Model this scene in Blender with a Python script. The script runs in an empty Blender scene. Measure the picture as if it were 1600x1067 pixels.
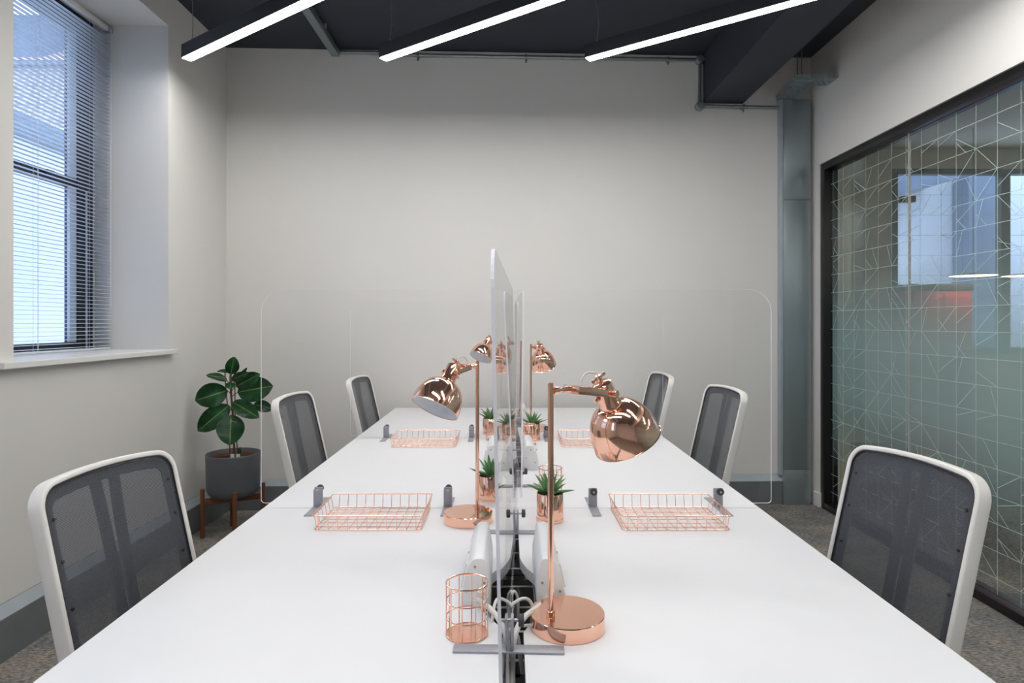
import bpy, bmesh, math, random
from mathutils import Vector, Matrix
random.seed(7)
PI = math.pi
SC = bpy.context.scene
COL = SC.collection
R = math.radians

# ------------------------------------------------------------------ camera, world, exposure
cam_d = bpy.data.cameras.new('camera')
cam_d.sensor_width = 36.0
cam_d.lens = 975.0 / 1600.0 * 36.0
cam_d.shift_x = 6.0 / 1600.0
cam_d.shift_y = -29.5 / 1600.0
cam_d.clip_start = 0.02
cam = bpy.data.objects.new('camera', cam_d)
cam.location = (0, 0, 1.336)
cam.rotation_euler = (R(90), 0, 0)
COL.objects.link(cam)
SC.camera = cam
SC.view_settings.view_transform = 'Standard'
SC.view_settings.look = 'None'
SC.view_settings.gamma = 1.0
SC.view_settings.exposure = 0.0
SC.view_settings.use_curve_mapping = False

world = bpy.data.worlds.new('overcast_sky')
SC.world = world
world.use_nodes = True
wn = world.node_tree
wn.nodes.clear()
w_out = wn.nodes.new('ShaderNodeOutputWorld')
w_bg = wn.nodes.new('ShaderNodeBackground')
w_bg.inputs['Color'].default_value = (0.57, 0.71, 1.0, 1)
w_bg.inputs['Strength'].default_value = 3.3
wn.links.new(w_bg.outputs[0], w_out.inputs[0])
PENDANT_POWER = 55.0
SC.cycles.transparent_max_bounces = 32
SC.cycles.max_bounces = 16

# ------------------------------------------------------------------ material helpers
def new_mat(name):
    m = bpy.data.materials.new(name)
    m.use_nodes = True
    m.node_tree.nodes.clear()
    out = m.node_tree.nodes.new('ShaderNodeOutputMaterial')
    return m, m.node_tree, out

def N(t, kind, **kw):
    n = t.nodes.new(kind)
    for k, v in kw.items():
        setattr(n, k, v)
    return n

def principled(name, col, rough=0.5, metal=0.0, spec=0.5, var=0.0, scale=20.0, bump=0.0, bscale=None, stretch=(1, 1, 1), coat=0.0, rvar=0.0):
    m, t, out = new_mat(name)
    b = N(t, 'ShaderNodeBsdfPrincipled')
    b.inputs['Base Color'].default_value = (*col, 1)
    b.inputs['Roughness'].default_value = rough
    b.inputs['Metallic'].default_value = metal
    b.inputs['Specular IOR Level'].default_value = spec
    b.inputs['Coat Weight'].default_value = coat
    t.links.new(b.outputs[0], out.inputs[0])
    tc = N(t, 'ShaderNodeTexCoord')
    mp = N(t, 'ShaderNodeMapping')
    mp.inputs['Scale'].default_value = stretch
    t.links.new(tc.outputs['Object'], mp.inputs[0])
    nz = N(t, 'ShaderNodeTexNoise')
    nz.inputs['Scale'].default_value = scale
    nz.inputs['Detail'].default_value = 5
    t.links.new(mp.outputs[0], nz.inputs['Vector'])
    rr = N(t, 'ShaderNodeMapRange')
    rr.inputs['From Min'].default_value = 0.3
    rr.inputs['From Max'].default_value = 0.7
    rr.inputs['To Min'].default_value = 1 - var
    rr.inputs['To Max'].default_value = 1 + var
    t.links.new(nz.outputs['Fac'], rr.inputs['Value'])
    vm = N(t, 'ShaderNodeVectorMath', operation='SCALE')
    vm.inputs[0].default_value = col
    t.links.new(rr.outputs[0], vm.inputs['Scale'])
    t.links.new(vm.outputs[0], b.inputs['Base Color'])
    if rvar:
        r2 = N(t, 'ShaderNodeMapRange')
        r2.inputs['From Min'].default_value = 0.3
        r2.inputs['From Max'].default_value = 0.7
        r2.inputs['To Min'].default_value = max(0, rough - rvar)
        r2.inputs['To Max'].default_value = rough + rvar
        t.links.new(nz.outputs['Fac'], r2.inputs['Value'])
        t.links.new(r2.outputs[0], b.inputs['Roughness'])
    if bump:
        n2 = N(t, 'ShaderNodeTexNoise')
        n2.inputs['Scale'].default_value = bscale or scale * 4
        n2.inputs['Detail'].default_value = 4
        t.links.new(mp.outputs[0], n2.inputs['Vector'])
        bp = N(t, 'ShaderNodeBump')
        bp.inputs['Strength'].default_value = bump
        bp.inputs['Distance'].default_value = 0.003
        t.links.new(n2.outputs['Fac'], bp.inputs['Height'])
        t.links.new(bp.outputs[0], b.inputs['Normal'])
    return m

def schlick(t, f0=0.04, scale=1.0):
    g = N(t, 'ShaderNodeNewGeometry')
    d = N(t, 'ShaderNodeVectorMath', operation='DOT_PRODUCT')
    t.links.new(g.outputs['Incoming'], d.inputs[0])
    t.links.new(g.outputs['Normal'], d.inputs[1])
    a = N(t, 'ShaderNodeMath', operation='ABSOLUTE')
    t.links.new(d.outputs['Value'], a.inputs[0])
    s = N(t, 'ShaderNodeMath', operation='SUBTRACT')
    s.inputs[0].default_value = 1.0
    t.links.new(a.outputs[0], s.inputs[1])
    p = N(t, 'ShaderNodeMath', operation='POWER')
    p.inputs[1].default_value = 5
    t.links.new(s.outputs[0], p.inputs[0])
    ml = N(t, 'ShaderNodeMath', operation='MULTIPLY_ADD')
    ml.inputs[1].default_value = (1 - f0) * scale
    ml.inputs[2].default_value = f0 * scale
    t.links.new(p.outputs[0], ml.inputs[0])
    return ml.outputs[0]

def clear_mat(name, tint=(0.985, 0.99, 0.99), f0=0.03, scale=1.0):
    """clear slab: the entry face carries the reflection of both faces, the exit face the tint"""
    m, t, out = new_mat(name)
    tr = N(t, 'ShaderNodeBsdfTransparent')
    tr2 = N(t, 'ShaderNodeBsdfTransparent')
    tr2.inputs['Color'].default_value = (*tint, 1)
    gl = N(t, 'ShaderNodeBsdfGlossy')
    gl.inputs['Roughness'].default_value = 0.0
    f = schlick(t, f0, scale)
    ad = N(t, 'ShaderNodeMath', operation='ADD'); ad.inputs[1].default_value = 1.0
    t.links.new(f, ad.inputs[0])
    f2 = N(t, 'ShaderNodeMath', operation='MULTIPLY'); f2.inputs[1].default_value = 2.0
    t.links.new(f, f2.inputs[0])
    dv = N(t, 'ShaderNodeMath', operation='DIVIDE')
    t.links.new(f2.outputs[0], dv.inputs[0]); t.links.new(ad.outputs[0], dv.inputs[1])
    mx = N(t, 'ShaderNodeMixShader')
    t.links.new(dv.outputs[0], mx.inputs[0])
    t.links.new(tr.outputs[0], mx.inputs[1])
    t.links.new(gl.outputs[0], mx.inputs[2])
    g = N(t, 'ShaderNodeNewGeometry')
    m2 = N(t, 'ShaderNodeMixShader')
    t.links.new(g.outputs['Backfacing'], m2.inputs[0])
    t.links.new(mx.outputs[0], m2.inputs[1])
    t.links.new(tr2.outputs[0], m2.inputs[2])
    t.links.new(m2.outputs[0], out.inputs[0])
    return m

def mix_transparent(name, col, fac, rough=0.5, trans=0.0):
    """fac = how much of it is solid"""
    m, t, out = new_mat(name)
    tr = N(t, 'ShaderNodeBsdfTransparent')
    df = N(t, 'ShaderNodeBsdfDiffuse')
    df.inputs['Color'].default_value = (*col, 1)
    last = df
    if trans:
        tl = N(t, 'ShaderNodeBsdfTranslucent')
        tl.inputs['Color'].default_value = (*col, 1)
        m2 = N(t, 'ShaderNodeMixShader')
        m2.inputs[0].default_value = trans
        t.links.new(df.outputs[0], m2.inputs[1])
        t.links.new(tl.outputs[0], m2.inputs[2])
        last = m2
    mx = N(t, 'ShaderNodeMixShader')
    mx.inputs[0].default_value = fac
    t.links.new(tr.outputs[0], mx.inputs[1])
    t.links.new(last.outputs[0], mx.inputs[2])
    t.links.new(mx.outputs[0], out.inputs[0])
    return m

def emit_mat(name, col, strength):
    m, t, out = new_mat(name)
    e = N(t, 'ShaderNodeEmission')
    e.inputs['Color'].default_value = (*col, 1)
    e.inputs['Strength'].default_value = strength
    t.links.new(e.outputs[0], out.inputs[0])
    return m

M = {}
M['wall'] = principled('painted_plaster', (0.73, 0.72, 0.70), 0.75, var=0.01, scale=3, bump=0.08, bscale=60)
M['cream'] = principled('cream_plaster', (0.62, 0.56, 0.42), 0.8, var=0.02, scale=2)
M['trimwhite'] = principled('white_gloss_paint', (0.78, 0.78, 0.77), 0.35, var=0.01)
M['ceiling'] = principled('dark_painted_ceiling', (0.030, 0.034, 0.048), 0.75, var=0.06, scale=4, bump=0.25, bscale=14)
M['desk'] = principled('white_laminate', (0.77, 0.78, 0.81), 0.33, spec=0.4, var=0.006, scale=6)
M['deskedge'] = principled('white_edging', (0.75, 0.75, 0.78), 0.4)
M['whitesteel'] = principled('white_powder_coat', (0.8, 0.8, 0.8), 0.4)
M['chairwhite'] = principled('off_white_plastic', (0.80, 0.78, 0.75), 0.35, var=0.02)
M['chairgrey'] = principled('grey_plastic', (0.22, 0.225, 0.24), 0.5)
M['darkplastic'] = principled('dark_plastic', (0.02, 0.02, 0.024), 0.5)
M['seatfabric'] = principled('charcoal_fabric', (0.03, 0.033, 0.04), 0.95, var=0.25, scale=300, bump=0.4, bscale=500)
M['copper'] = principled('polished_copper', (0.98, 0.58, 0.43), 0.10, metal=0.94, var=0.02, scale=8, rvar=0.02)
M['copperwire'] = principled('copper_wire', (0.98, 0.60, 0.46), 0.25, metal=1.0)
M['lining'] = principled('white_enamel_lining', (0.85, 0.86, 0.9), 0.4)
M['clampgrey'] = principled('grey_powder_coat', (0.33, 0.34, 0.38), 0.42, metal=0.2, var=0.05, scale=200)
M['knob'] = principled('black_knurled_plastic', (0.045, 0.045, 0.05), 0.5, bump=0.3, bscale=900)
M['zinc'] = principled('zinc_plated_steel', (0.55, 0.58, 0.60), 0.3, metal=1.0)
M['galv'] = principled('galvanised_steel', (0.33, 0.39, 0.41), 0.34, metal=0.7, var=0.04, scale=5, stretch=(1, 1, 0.4), rvar=0.03)
M['galvdark'] = principled('dull_steel_skirting', (0.17, 0.19, 0.20), 0.42, metal=0.15, var=0.06, scale=12)
M['galvlight'] = principled('light_steel_bevel', (0.42, 0.48, 0.52), 0.4, metal=0.3, var=0.04, scale=12)
M['conduit'] = principled('conduit_steel', (0.36, 0.37, 0.38), 0.32, metal=0.85, var=0.08, scale=30)
M['blackframe'] = principled('black_aluminium', (0.006, 0.006, 0.007), 0.35)
M['windowframe'] = principled('dark_window_paint', (0.012, 0.016, 0.025), 0.4)
M['beadlit'] = principled('bead_daylit_tone', (0.6, 0.68, 0.78), 0.5)  # bluish daylight on the sash side, put into the colour
M['blind'] = principled('white_blind_slat', (0.66, 0.71, 0.78), 0.4)
M['cord'] = principled('white_cord', (0.75, 0.78, 0.82), 0.7)
M['black'] = principled('black_anodised', (0.024, 0.027, 0.034), 0.45)
M['diffuser'] = emit_mat('opal_diffuser_lit', (1.0, 0.97, 0.93), PENDANT_POWER)
M['warmlight'] = emit_mat('warm_lamp_lit', (1.0, 0.72, 0.5), 6.0)
M['potgrey'] = principled('matt_charcoal_pot', (0.105, 0.113, 0.127), 0.45, var=0.04, scale=10)
M['soil'] = principled('potting_soil', (0.035, 0.02, 0.013), 0.95, var=0.5, scale=120, bump=1, bscale=200)
M['terracotta'] = principled('terracotta_inner_pot', (0.17, 0.06, 0.04), 0.7)
M['wood'] = principled('walnut_wood', (0.17, 0.058, 0.020), 0.4, var=0.35, scale=14, stretch=(1, 1, 0.12))
M['stem'] = principled('brown_stem', (0.10, 0.045, 0.025), 0.7, var=0.2, scale=60)
M['cablewhite'] = principled('white_cable_sheath', (0.68, 0.67, 0.65), 0.5)
M['cableblack'] = principled('black_cable_sheath', (0.01, 0.01, 0.01), 0.4)
M['acrylic'] = clear_mat('clear_acrylic', (0.998, 0.998, 0.998), 0.016, 0.9)
M['acryedge'] = mix_transparent('acrylic_polished_edge', (0.90, 0.90, 1.0), 0.92, trans=0.3)
M['pane'] = clear_mat('window_glass', (0.94, 0.97, 0.97), 0.04)
M['print'] = mix_transparent('white_film_print', (0.72, 0.88, 0.80), 0.72, trans=0.3)
M['printdark'] = mix_transparent('grey_film_print', (0.30, 0.36, 0.38), 0.8, trans=0.2)
M['silicone'] = principled('grey_silicone_joint', (0.42, 0.43, 0.41), 0.5)
M['render'] = principled('white_render_wall', (0.82, 0.86, 0.92), 0.8, var=0.03, scale=2)
M['stonecap'] = principled('blue_grey_coping', (0.30, 0.36, 0.43), 0.8, var=0.1, scale=4)
M['roof'] = principled('pink_roof_tile', (0.72, 0.50, 0.52), 0.8, var=0.12, scale=8, bump=0.5, bscale=20)
M['rough_concrete'] = principled('courtyard_concrete', (0.3, 0.3, 0.3), 0.9, var=0.1)
M['red'] = principled('red_lacquer', (0.45, 0.03, 0.05), 0.4)
M['bluegrey'] = principled('blue_grey_cladding', (0.17, 0.23, 0.32), 0.6)
M['ceramic'] = principled('white_stake_label', (0.8, 0.8, 0.78), 0.5)

def brick_mat():
    m, t, out = new_mat('stock_brick')
    b = N(t, 'ShaderNodeBsdfPrincipled')
    b.inputs['Roughness'].default_value = 0.9
    tc = N(t, 'ShaderNodeTexCoord')
    mp = N(t, 'ShaderNodeMapping')
    mp.inputs['Rotation'].default_value = (R(90), 0, 0)
    br = N(t, 'ShaderNodeTexBrick')
    br.inputs['Color1'].default_value = (0.40, 0.36, 0.34, 1)
    br.inputs['Color2'].default_value = (0.56, 0.50, 0.44, 1)
    br.inputs['Mortar'].default_value = (0.72, 0.72, 0.72, 1)
    br.inputs['Scale'].default_value = 1.0
    br.inputs['Brick Width'].default_value = 0.225
    br.inputs['Row Height'].default_value = 0.075
    br.inputs['Mortar Size'].default_value = 0.01
    t.links.new(tc.outputs['Object'], mp.inputs[0])
    t.links.new(mp.outputs[0], br.inputs['Vector'])
    t.links.new(br.outputs['Color'], b.inputs['Base Color'])
    t.links.new(b.outputs[0], out.inputs[0])
    return m
M['brick'] = brick_mat()

def carpet_mat():
    m, t, out = new_mat('mottled_carpet')
    b = N(t, 'ShaderNodeBsdfPrincipled')
    b.inputs['Roughness'].default_value = 1.0
    b.inputs['Specular IOR Level'].default_value = 0.1
    tc = N(t, 'ShaderNodeTexCoord')
    def noise(scale, st, det=6):
        mp = N(t, 'ShaderNodeMapping')
        mp.inputs['Scale'].default_value = st
        n = N(t, 'ShaderNodeTexNoise')
        n.inputs['Scale'].default_value = scale
        n.inputs['Detail'].default_value = det
        n.inputs['Roughness'].default_value = 0.7
        t.links.new(tc.outputs['Object'], mp.inputs[0])
        t.links.new(mp.outputs[0], n.inputs['Vector'])
        return n
    a = noise(3.0, (1, 1.3, 1))
    c = noise(95.0, (0.45, 1.6, 1), 3)
    r1 = N(t, 'ShaderNodeValToRGB')
    r1.color_ramp.elements[0].position = 0.35
    r1.color_ramp.elements[0].color = (0.16, 0.17, 0.178, 1)
    r1.color_ramp.elements[1].position = 0.65
    r1.color_ramp.elements[1].color = (0.31, 0.275, 0.235, 1)
    t.links.new(a.outputs['Fac'], r1.inputs[0])
    r2 = N(t, 'ShaderNodeMapRange')
    r2.inputs['From Min'].default_value = 0.33
    r2.inputs['From Max'].default_value = 0.67
    r2.inputs['To Min'].default_value = 0.35
    r2.inputs['To Max'].default_value = 1.55
    t.links.new(c.outputs['Fac'], r2.inputs['Value'])
    vm = N(t, 'ShaderNodeVectorMath', operation='SCALE')
    t.links.new(r1.outputs[0], vm.inputs[0])
    t.links.new(r2.outputs[0], vm.inputs['Scale'])
    t.links.new(vm.outputs[0], b.inputs['Base Color'])
    bp = N(t, 'ShaderNodeBump')
    bp.inputs['Strength'].default_value = 0.6
    bp.inputs['Distance'].default_value = 0.004
    t.links.new(c.outputs['Fac'], bp.inputs['Height'])
    t.links.new(bp.outputs[0], b.inputs['Normal'])
    t.links.new(b.outputs[0], out.inputs[0])
    return m
M['carpet'] = carpet_mat()

def mesh_fabric():
    """open woven net: solid threads and holes, in the weave's own UV grid"""
    m, t, out = new_mat('open_mesh_fabric')
    tr = N(t, 'ShaderNodeBsdfTransparent')
    b = N(t, 'ShaderNodeBsdfPrincipled')
    b.inputs['Roughness'].default_value = 0.6
    b.inputs['Sheen Weight'].default_value = 0.25
    tc = N(t, 'ShaderNodeTexCoord')
    nz = N(t, 'ShaderNodeTexNoise')
    nz.inputs['Scale'].default_value = 420
    nz.inputs['Detail'].default_value = 1
    t.links.new(tc.outputs['Object'], nz.inputs['Vector'])
    rp = N(t, 'ShaderNodeValToRGB')
    rp.color_ramp.elements[0].color = (0.028, 0.034, 0.046, 1)
    rp.color_ramp.elements[0].position = 0.35
    rp.color_ramp.elements[1].color = (0.062, 0.071, 0.090, 1)
    rp.color_ramp.elements[1].position = 0.65
    t.links.new(nz.outputs['Fac'], rp.inputs[0])
    t.links.new(rp.outputs[0], b.inputs['Base Color'])
    wv = N(t, 'ShaderNodeTexWave', wave_type='BANDS', bands_direction='Z')
    wv.inputs['Scale'].default_value = 95
    t.links.new(tc.outputs['Object'], wv.inputs['Vector'])
    mr = N(t, 'ShaderNodeMapRange')
    mr.inputs['To Min'].default_value = 0.62
    mr.inputs['To Max'].default_value = 0.95
    t.links.new(wv.outputs['Fac'], mr.inputs['Value'])
    mx = N(t, 'ShaderNodeMixShader')
    t.links.new(mr.outputs[0], mx.inputs[0])
    t.links.new(tr.outputs[0], mx.inputs[1])
    t.links.new(b.outputs[0], mx.inputs[2])
    t.links.new(mx.outputs[0], out.inputs[0])
    return m
M['mesh'] = mesh_fabric()

def leaf_mat(name, dark, light, rib, rough=0.24, ribw=0.035, edge=None):
    """UV: u across (0..1), v along"""
    m, t, out = new_mat(name)
    b = N(t, 'ShaderNodeBsdfPrincipled')
    b.inputs['Roughness'].default_value = rough
    uv = N(t, 'ShaderNodeUVMap')
    sp = N(t, 'ShaderNodeSeparateXYZ')
    t.links.new(uv.outputs[0], sp.inputs[0])
    s = N(t, 'ShaderNodeMath', operation='SUBTRACT')
    s.inputs[1].default_value = 0.5
    t.links.new(sp.outputs[0], s.inputs[0])
    a = N(t, 'ShaderNodeMath', operation='ABSOLUTE')
    t.links.new(s.outputs[0], a.inputs[0])
    nz = N(t, 'ShaderNodeTexNoise')
    nz.inputs['Scale'].default_value = 18
    tc = N(t, 'ShaderNodeTexCoord')
    t.links.new(tc.outputs['Object'], nz.inputs['Vector'])
    rp = N(t, 'ShaderNodeValToRGB')
    rp.color_ramp.elements[0].position = 0.35
    rp.color_ramp.elements[0].color = (*dark, 1)
    rp.color_ramp.elements[1].position = 0.68
    rp.color_ramp.elements[1].color = (*light, 1)
    t.links.new(nz.outputs['Fac'], rp.inputs[0])
    mr = N(t, 'ShaderNodeMapRange')
    mr.inputs['From Min'].default_value = ribw * 0.35
    mr.inputs['From Max'].default_value = ribw
    mr.inputs['To Min'].default_value = 1
    mr.inputs['To Max'].default_value = 0
    t.links.new(a.outputs[0], mr.inputs['Value'])
    mx = N(t, 'ShaderNodeMix', data_type='RGBA')
    t.links.new(mr.outputs[0], mx.inputs['Factor'])
    t.links.new(rp.outputs[0], mx.inputs[6])
    mx.inputs[7].default_value = (*rib, 1)
    wv = N(t, 'ShaderNodeTexWave', wave_type='BANDS', bands_direction='Y')
    wv.inputs['Scale'].default_value = 9
    wv.inputs['Distortion'].default_value = 1.0
    t.links.new(uv.outputs[0], wv.inputs['Vector'])
    bp = N(t, 'ShaderNodeBump')
    bp.inputs['Strength'].default_value = 0.25
    bp.inputs['Distance'].default_value = 0.004
    t.links.new(wv.outputs['Fac'], bp.inputs['Height'])
    t.links.new(bp.outputs[0], b.inputs['Normal'])
    t.links.new(mx.outputs[2], b.inputs['Base Color'])
    t.links.new(b.outputs[0], out.inputs[0])
    return m
M['rubber'] = leaf_mat('rubber_leaf', (0.014, 0.066, 0.024), (0.032, 0.150, 0.045), (0.20, 0.40, 0.13))
M['agave'] = leaf_mat('succulent_leaf', (0.045, 0.16, 0.055), (0.14, 0.34, 0.10), (0.16, 0.36, 0.12), rough=0.4, ribw=0.1)

def frost_mat():
    """printed gradient film: clear at head height, frosted at desk height, clear again near the floor"""
    m, t, out = new_mat('graduated_frost_film')
    tc = N(t, 'ShaderNodeTexCoord')
    sp = N(t, 'ShaderNodeSeparateXYZ')
    t.links.new(tc.outputs['Object'], sp.inputs[0])
    mr = N(t, 'ShaderNodeMapRange')
    mr.inputs['From Max'].default_value = 2.5
    t.links.new(sp.outputs[2], mr.inputs['Value'])
    rp = N(t, 'ShaderNodeValToRGB')
    e = rp.color_ramp.elements
    e[0].position = 0.12; e[0].color = (0, 0, 0, 1)
    e[1].position = 0.21; e[1].color = (0.25, 0.25, 0.25, 1)
    for p_, v_ in ((0.34, 0.62), (0.48, 0.62), (0.57, 0.38), (0.68, 0.12), (0.88, 0.04)):
        x = e.new(p_); x.color = (v_, v_, v_, 1)
    t.links.new(mr.outputs[0], rp.inputs[0])
    tr = N(t, 'ShaderNodeBsdfTransparent')
    df = N(t, 'ShaderNodeBsdfDiffuse')
    df.inputs['Color'].default_value = (0.50, 0.66, 0.65, 1)
    tl = N(t, 'ShaderNodeBsdfTranslucent')
    tl.inputs['Color'].default_value = (0.55, 0.74, 0.73, 1)
    m1 = N(t, 'ShaderNodeMixShader')
    m1.inputs[0].default_value = 0.45
    t.links.new(df.outputs[0], m1.inputs[1])
    t.links.new(tl.outputs[0], m1.inputs[2])
    m2 = N(t, 'ShaderNodeMixShader')
    t.links.new(rp.outputs[0], m2.inputs[0])
    t.links.new(tr.outputs[0], m2.inputs[1])
    t.links.new(m1.outputs[0], m2.inputs[2])
    t.links.new(m2.outputs[0], out.inputs[0])
    return m
M['frost'] = frost_mat()

# ------------------------------------------------------------------ mesh helpers
def BM():
    return bmesh.new()

def box(bm, x0, x1, y0, y1, z0, z1, bev=0.0, mi=0):
    v = [bm.verts.new(p) for p in ((x0, y0, z0), (x1, y0, z0), (x1, y1, z0), (x0, y1, z0), (x0, y0, z1), (x1, y0, z1), (x1, y1, z1), (x0, y1, z1))]
    fs = [bm.faces.new([v[i] for i in f]) for f in ((3, 2, 1, 0), (4, 5, 6, 7), (0, 1, 5, 4), (1, 2, 6, 5), (2, 3, 7, 6), (3, 0, 4, 7))]
    for f in fs:
        f.material_index = mi
    if bev:
        es = list({e for f in fs for e in f.edges})
        bmesh.ops.bevel(bm, geom=es, offset=bev, segments=2, profile=0.5, affect='EDGES')
    return v

def prism(bm, poly, axis, a, b, bev=0.0, mi=0, side_mi=None):
    """extrude a 2-D polygon along an axis: axis x -> poly (y,z); y -> (x,z); z -> (x,y)"""
    def P(p, s):
        return {'x': (s, p[0], p[1]), 'y': (p[0], s, p[1]), 'z': (p[0], p[1], s)}[axis]
    va = [bm.verts.new(P(p, a)) for p in poly]
    vb = [bm.verts.new(P(p, b)) for p in poly]
    n = len(poly)
    fs = [bm.faces.new(va), bm.faces.new(vb[::-1])]
    for f in fs:
        f.material_index = mi
    for i in range(n):
        f = bm.faces.new([va[i], vb[i], vb[(i + 1) % n], va[(i + 1) % n]])
        f.material_index = mi if side_mi is None else side_mi
        fs.append(f)
    bmesh.ops.recalc_face_normals(bm, faces=fs)
    if bev:
        es = list({e for f in fs[:2] for e in f.edges})
        bmesh.ops.bevel(bm, geom=es, offset=bev, segments=2, profile=0.5, affect='EDGES')
    return fs

def tube(bm, pts, r, seg=8, closed=False, cap=True):
    pts = [Vector(p) for p in pts]
    n = len(pts)
    rs = r if isinstance(r, (list, tuple)) else [r] * n
    rings = []
    prev = None
    for i, p in enumerate(pts):
        if closed:
            d = pts[(i + 1) % n] - pts[i - 1]
        else:
            d = pts[min(i + 1, n - 1)] - pts[max(i - 1, 0)]
        d.normalize()
        if prev is None:
            up = Vector((0, 0, 1)) if abs(d.z) < 0.9 else Vector((1, 0, 0))
            u = d.cross(up).normalized()
        else:
            u = (prev - d * prev.dot(d))
            if u.length < 1e-5:
                u = d.orthogonal()
            u.normalize()
        prev = u
        w = d.cross(u)
        rings.append([bm.verts.new(p + (u * math.cos(2 * PI * k / seg) + w * math.sin(2 * PI * k / seg)) * rs[i]) for k in range(seg)])
    m = n if closed else n - 1
    for i in range(m):
        A, B = rings[i], rings[(i + 1) % n]
        off = 0
        if closed and i == m - 1:
            off = min(range(seg), key=lambda o: sum((A[k].co - B[(k + o) % seg].co).length for k in range(seg)))
        for k in range(seg):
            bm.faces.new((A[k], A[(k + 1) % seg], B[(k + 1 + off) % seg], B[(k + off) % seg]))
    if cap and not closed:
        bm.faces.new(rings[0][::-1])
        bm.faces.new(rings[-1])

def lathe(bm, prof, seg=40, mat=None, cap0=False, cap1=False):
    """prof: list of (r, z); mat transforms the result"""
    mat = mat or Matrix()
    rings = []
    for r, z in prof:
        if r < 1e-6:
            rings.append([bm.verts.new(mat @ Vector((0, 0, z)))])
        else:
            rings.append([bm.verts.new(mat @ Vector((r * math.cos(2 * PI * k / seg), r * math.sin(2 * PI * k / seg), z))) for k in range(seg)])
    for A, B in zip(rings, rings[1:]):
        for k in range(seg):
            if len(A) == 1 and len(B) == 1:
                continue
            if len(A) == 1:
                bm.faces.new((A[0], B[(k + 1) % seg], B[k]))
            elif len(B) == 1:
                bm.faces.new((A[k], A[(k + 1) % seg], B[0]))
            else:
                bm.faces.new((A[k], A[(k + 1) % seg], B[(k + 1) % seg], B[k]))
    if cap0 and len(rings[0]) > 1:
        bm.faces.new(rings[0][::-1])
    if cap1 and len(rings[-1]) > 1:
        bm.faces.new(rings[-1])

def axis_mat(p, d):
    """matrix taking +z to direction d at point p"""
    d = Vector(d).normalized()
    return Matrix.Translation(Vector(p)) @ d.to_track_quat('Z', 'Y').to_matrix().to_4x4()

def cyl(bm, p, d, r, h, seg=20, bev=0.0):
    if bev:
        lathe(bm, [(0, 0), (r - bev, 0), (r, bev), (r, h - bev), (r - bev, h), (0, h)], seg, axis_mat(p, d))
    else:
        lathe(bm, [(0, 0), (r, 0), (r, h), (0, h)], seg, axis_mat(p, d))

def arc(cx, cy, r, a0, a1, n=8):
    return [(cx + r * math.cos(R(a0 + (a1 - a0) * i / n)), cy + r * math.sin(R(a0 + (a1 - a0) * i / n))) for i in range(n + 1)]

def rrect(x0, x1, y0, y1, r, n=6):
    rs = r if isinstance(r, (tuple, list)) else (r,) * 4     # bl, br, tr, tl
    return (arc(x0 + rs[0], y0 + rs[0], rs[0], 180, 270, n) + arc(x1 - rs[1], y0 + rs[1], rs[1], 270, 360, n)
            + arc(x1 - rs[2], y1 - rs[2], rs[2], 0, 90, n) + arc(x0 + rs[3], y1 - rs[3], rs[3], 90, 180, n))

def catmull(pts, n=6):
    pts = [Vector(p) for p in pts]
    P = [pts[0] * 2 - pts[1]] + pts + [pts[-1] * 2 - pts[-2]]
    out = []
    for i in range(1, len(P) - 2):
        for k in range(n):
            t = k / n
            a, b, c, d = P[i - 1], P[i], P[i + 1], P[i + 2]
            out.append(0.5 * ((2 * b) + (c - a) * t + (2 * a - 5 * b + 4 * c - d) * t * t + (3 * b - a - 3 * c + d) * t ** 3))
    out.append(pts[-1])
    return out

def mk(name, bm, mat, parent=None, smooth=True, loc=None, ang=38):
    me = bpy.data.meshes.new(name)
    bm.to_mesh(me)
    bm.free()
    for mm in (mat if isinstance(mat, (list, tuple)) else [mat]):
        me.materials.append(M[mm])
    if smooth:
        for p in me.polygons:
            p.use_smooth = True
        me.set_sharp_from_angle(angle=R(ang))
    o = bpy.data.objects.new(name, me)
    COL.objects.link(o)
    if parent:
        o.parent = parent
    if loc:
        o.location = loc
    return o

def inst(src, parent=None, loc=None, rot=None):
    o = src.copy()
    COL.objects.link(o)
    if parent is not None:
        o.parent = parent
    if loc is not None:
        o.location = loc
    if rot is not None:
        o.rotation_euler = rot
    return o

def tag(o, label, cat, group=None):
    o['label'] = label
    o['category'] = cat
    if group:
        o['group'] = group
    return o

def thing(name, label, cat, loc=(0, 0, 0), rz=0.0, group=None):
    o = bpy.data.objects.new(name, None)
    o.empty_display_size = 0.05
    COL.objects.link(o)
    o.location = loc
    o.rotation_euler = (0, 0, rz)
    return tag(o, label, cat, group)

def children_of(o, pool):
    return [c for c in pool if c.parent == o]

def copy_tree(o, loc=None, rz=None, label=None, parent=None):
    c = o.copy()
    COL.objects.link(c)
    if parent is not None:
        c.parent = parent
    for ch in list(o.children):
        copy_tree(ch, parent=c)
    if loc is not None:
        c.location = loc
    if rz is not None:
        c.rotation_euler = (0, 0, rz)
    if label:
        c['label'] = label
    return c

def struct(name, bm, mat, parent=None, smooth=False):
    o = mk(name, bm, mat, parent, smooth)
    if parent is None:
        o['kind'] = 'structure'
    return o

# ------------------------------------------------------------------ room shell
XL, XR = -2.02, 2.25
def YB(x):                                   # the back wall is very slightly out of square
    return 4.47 + (x - XL) / (XR - XL) * 0.17
YF = -3.2
ZC = 3.305

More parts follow.
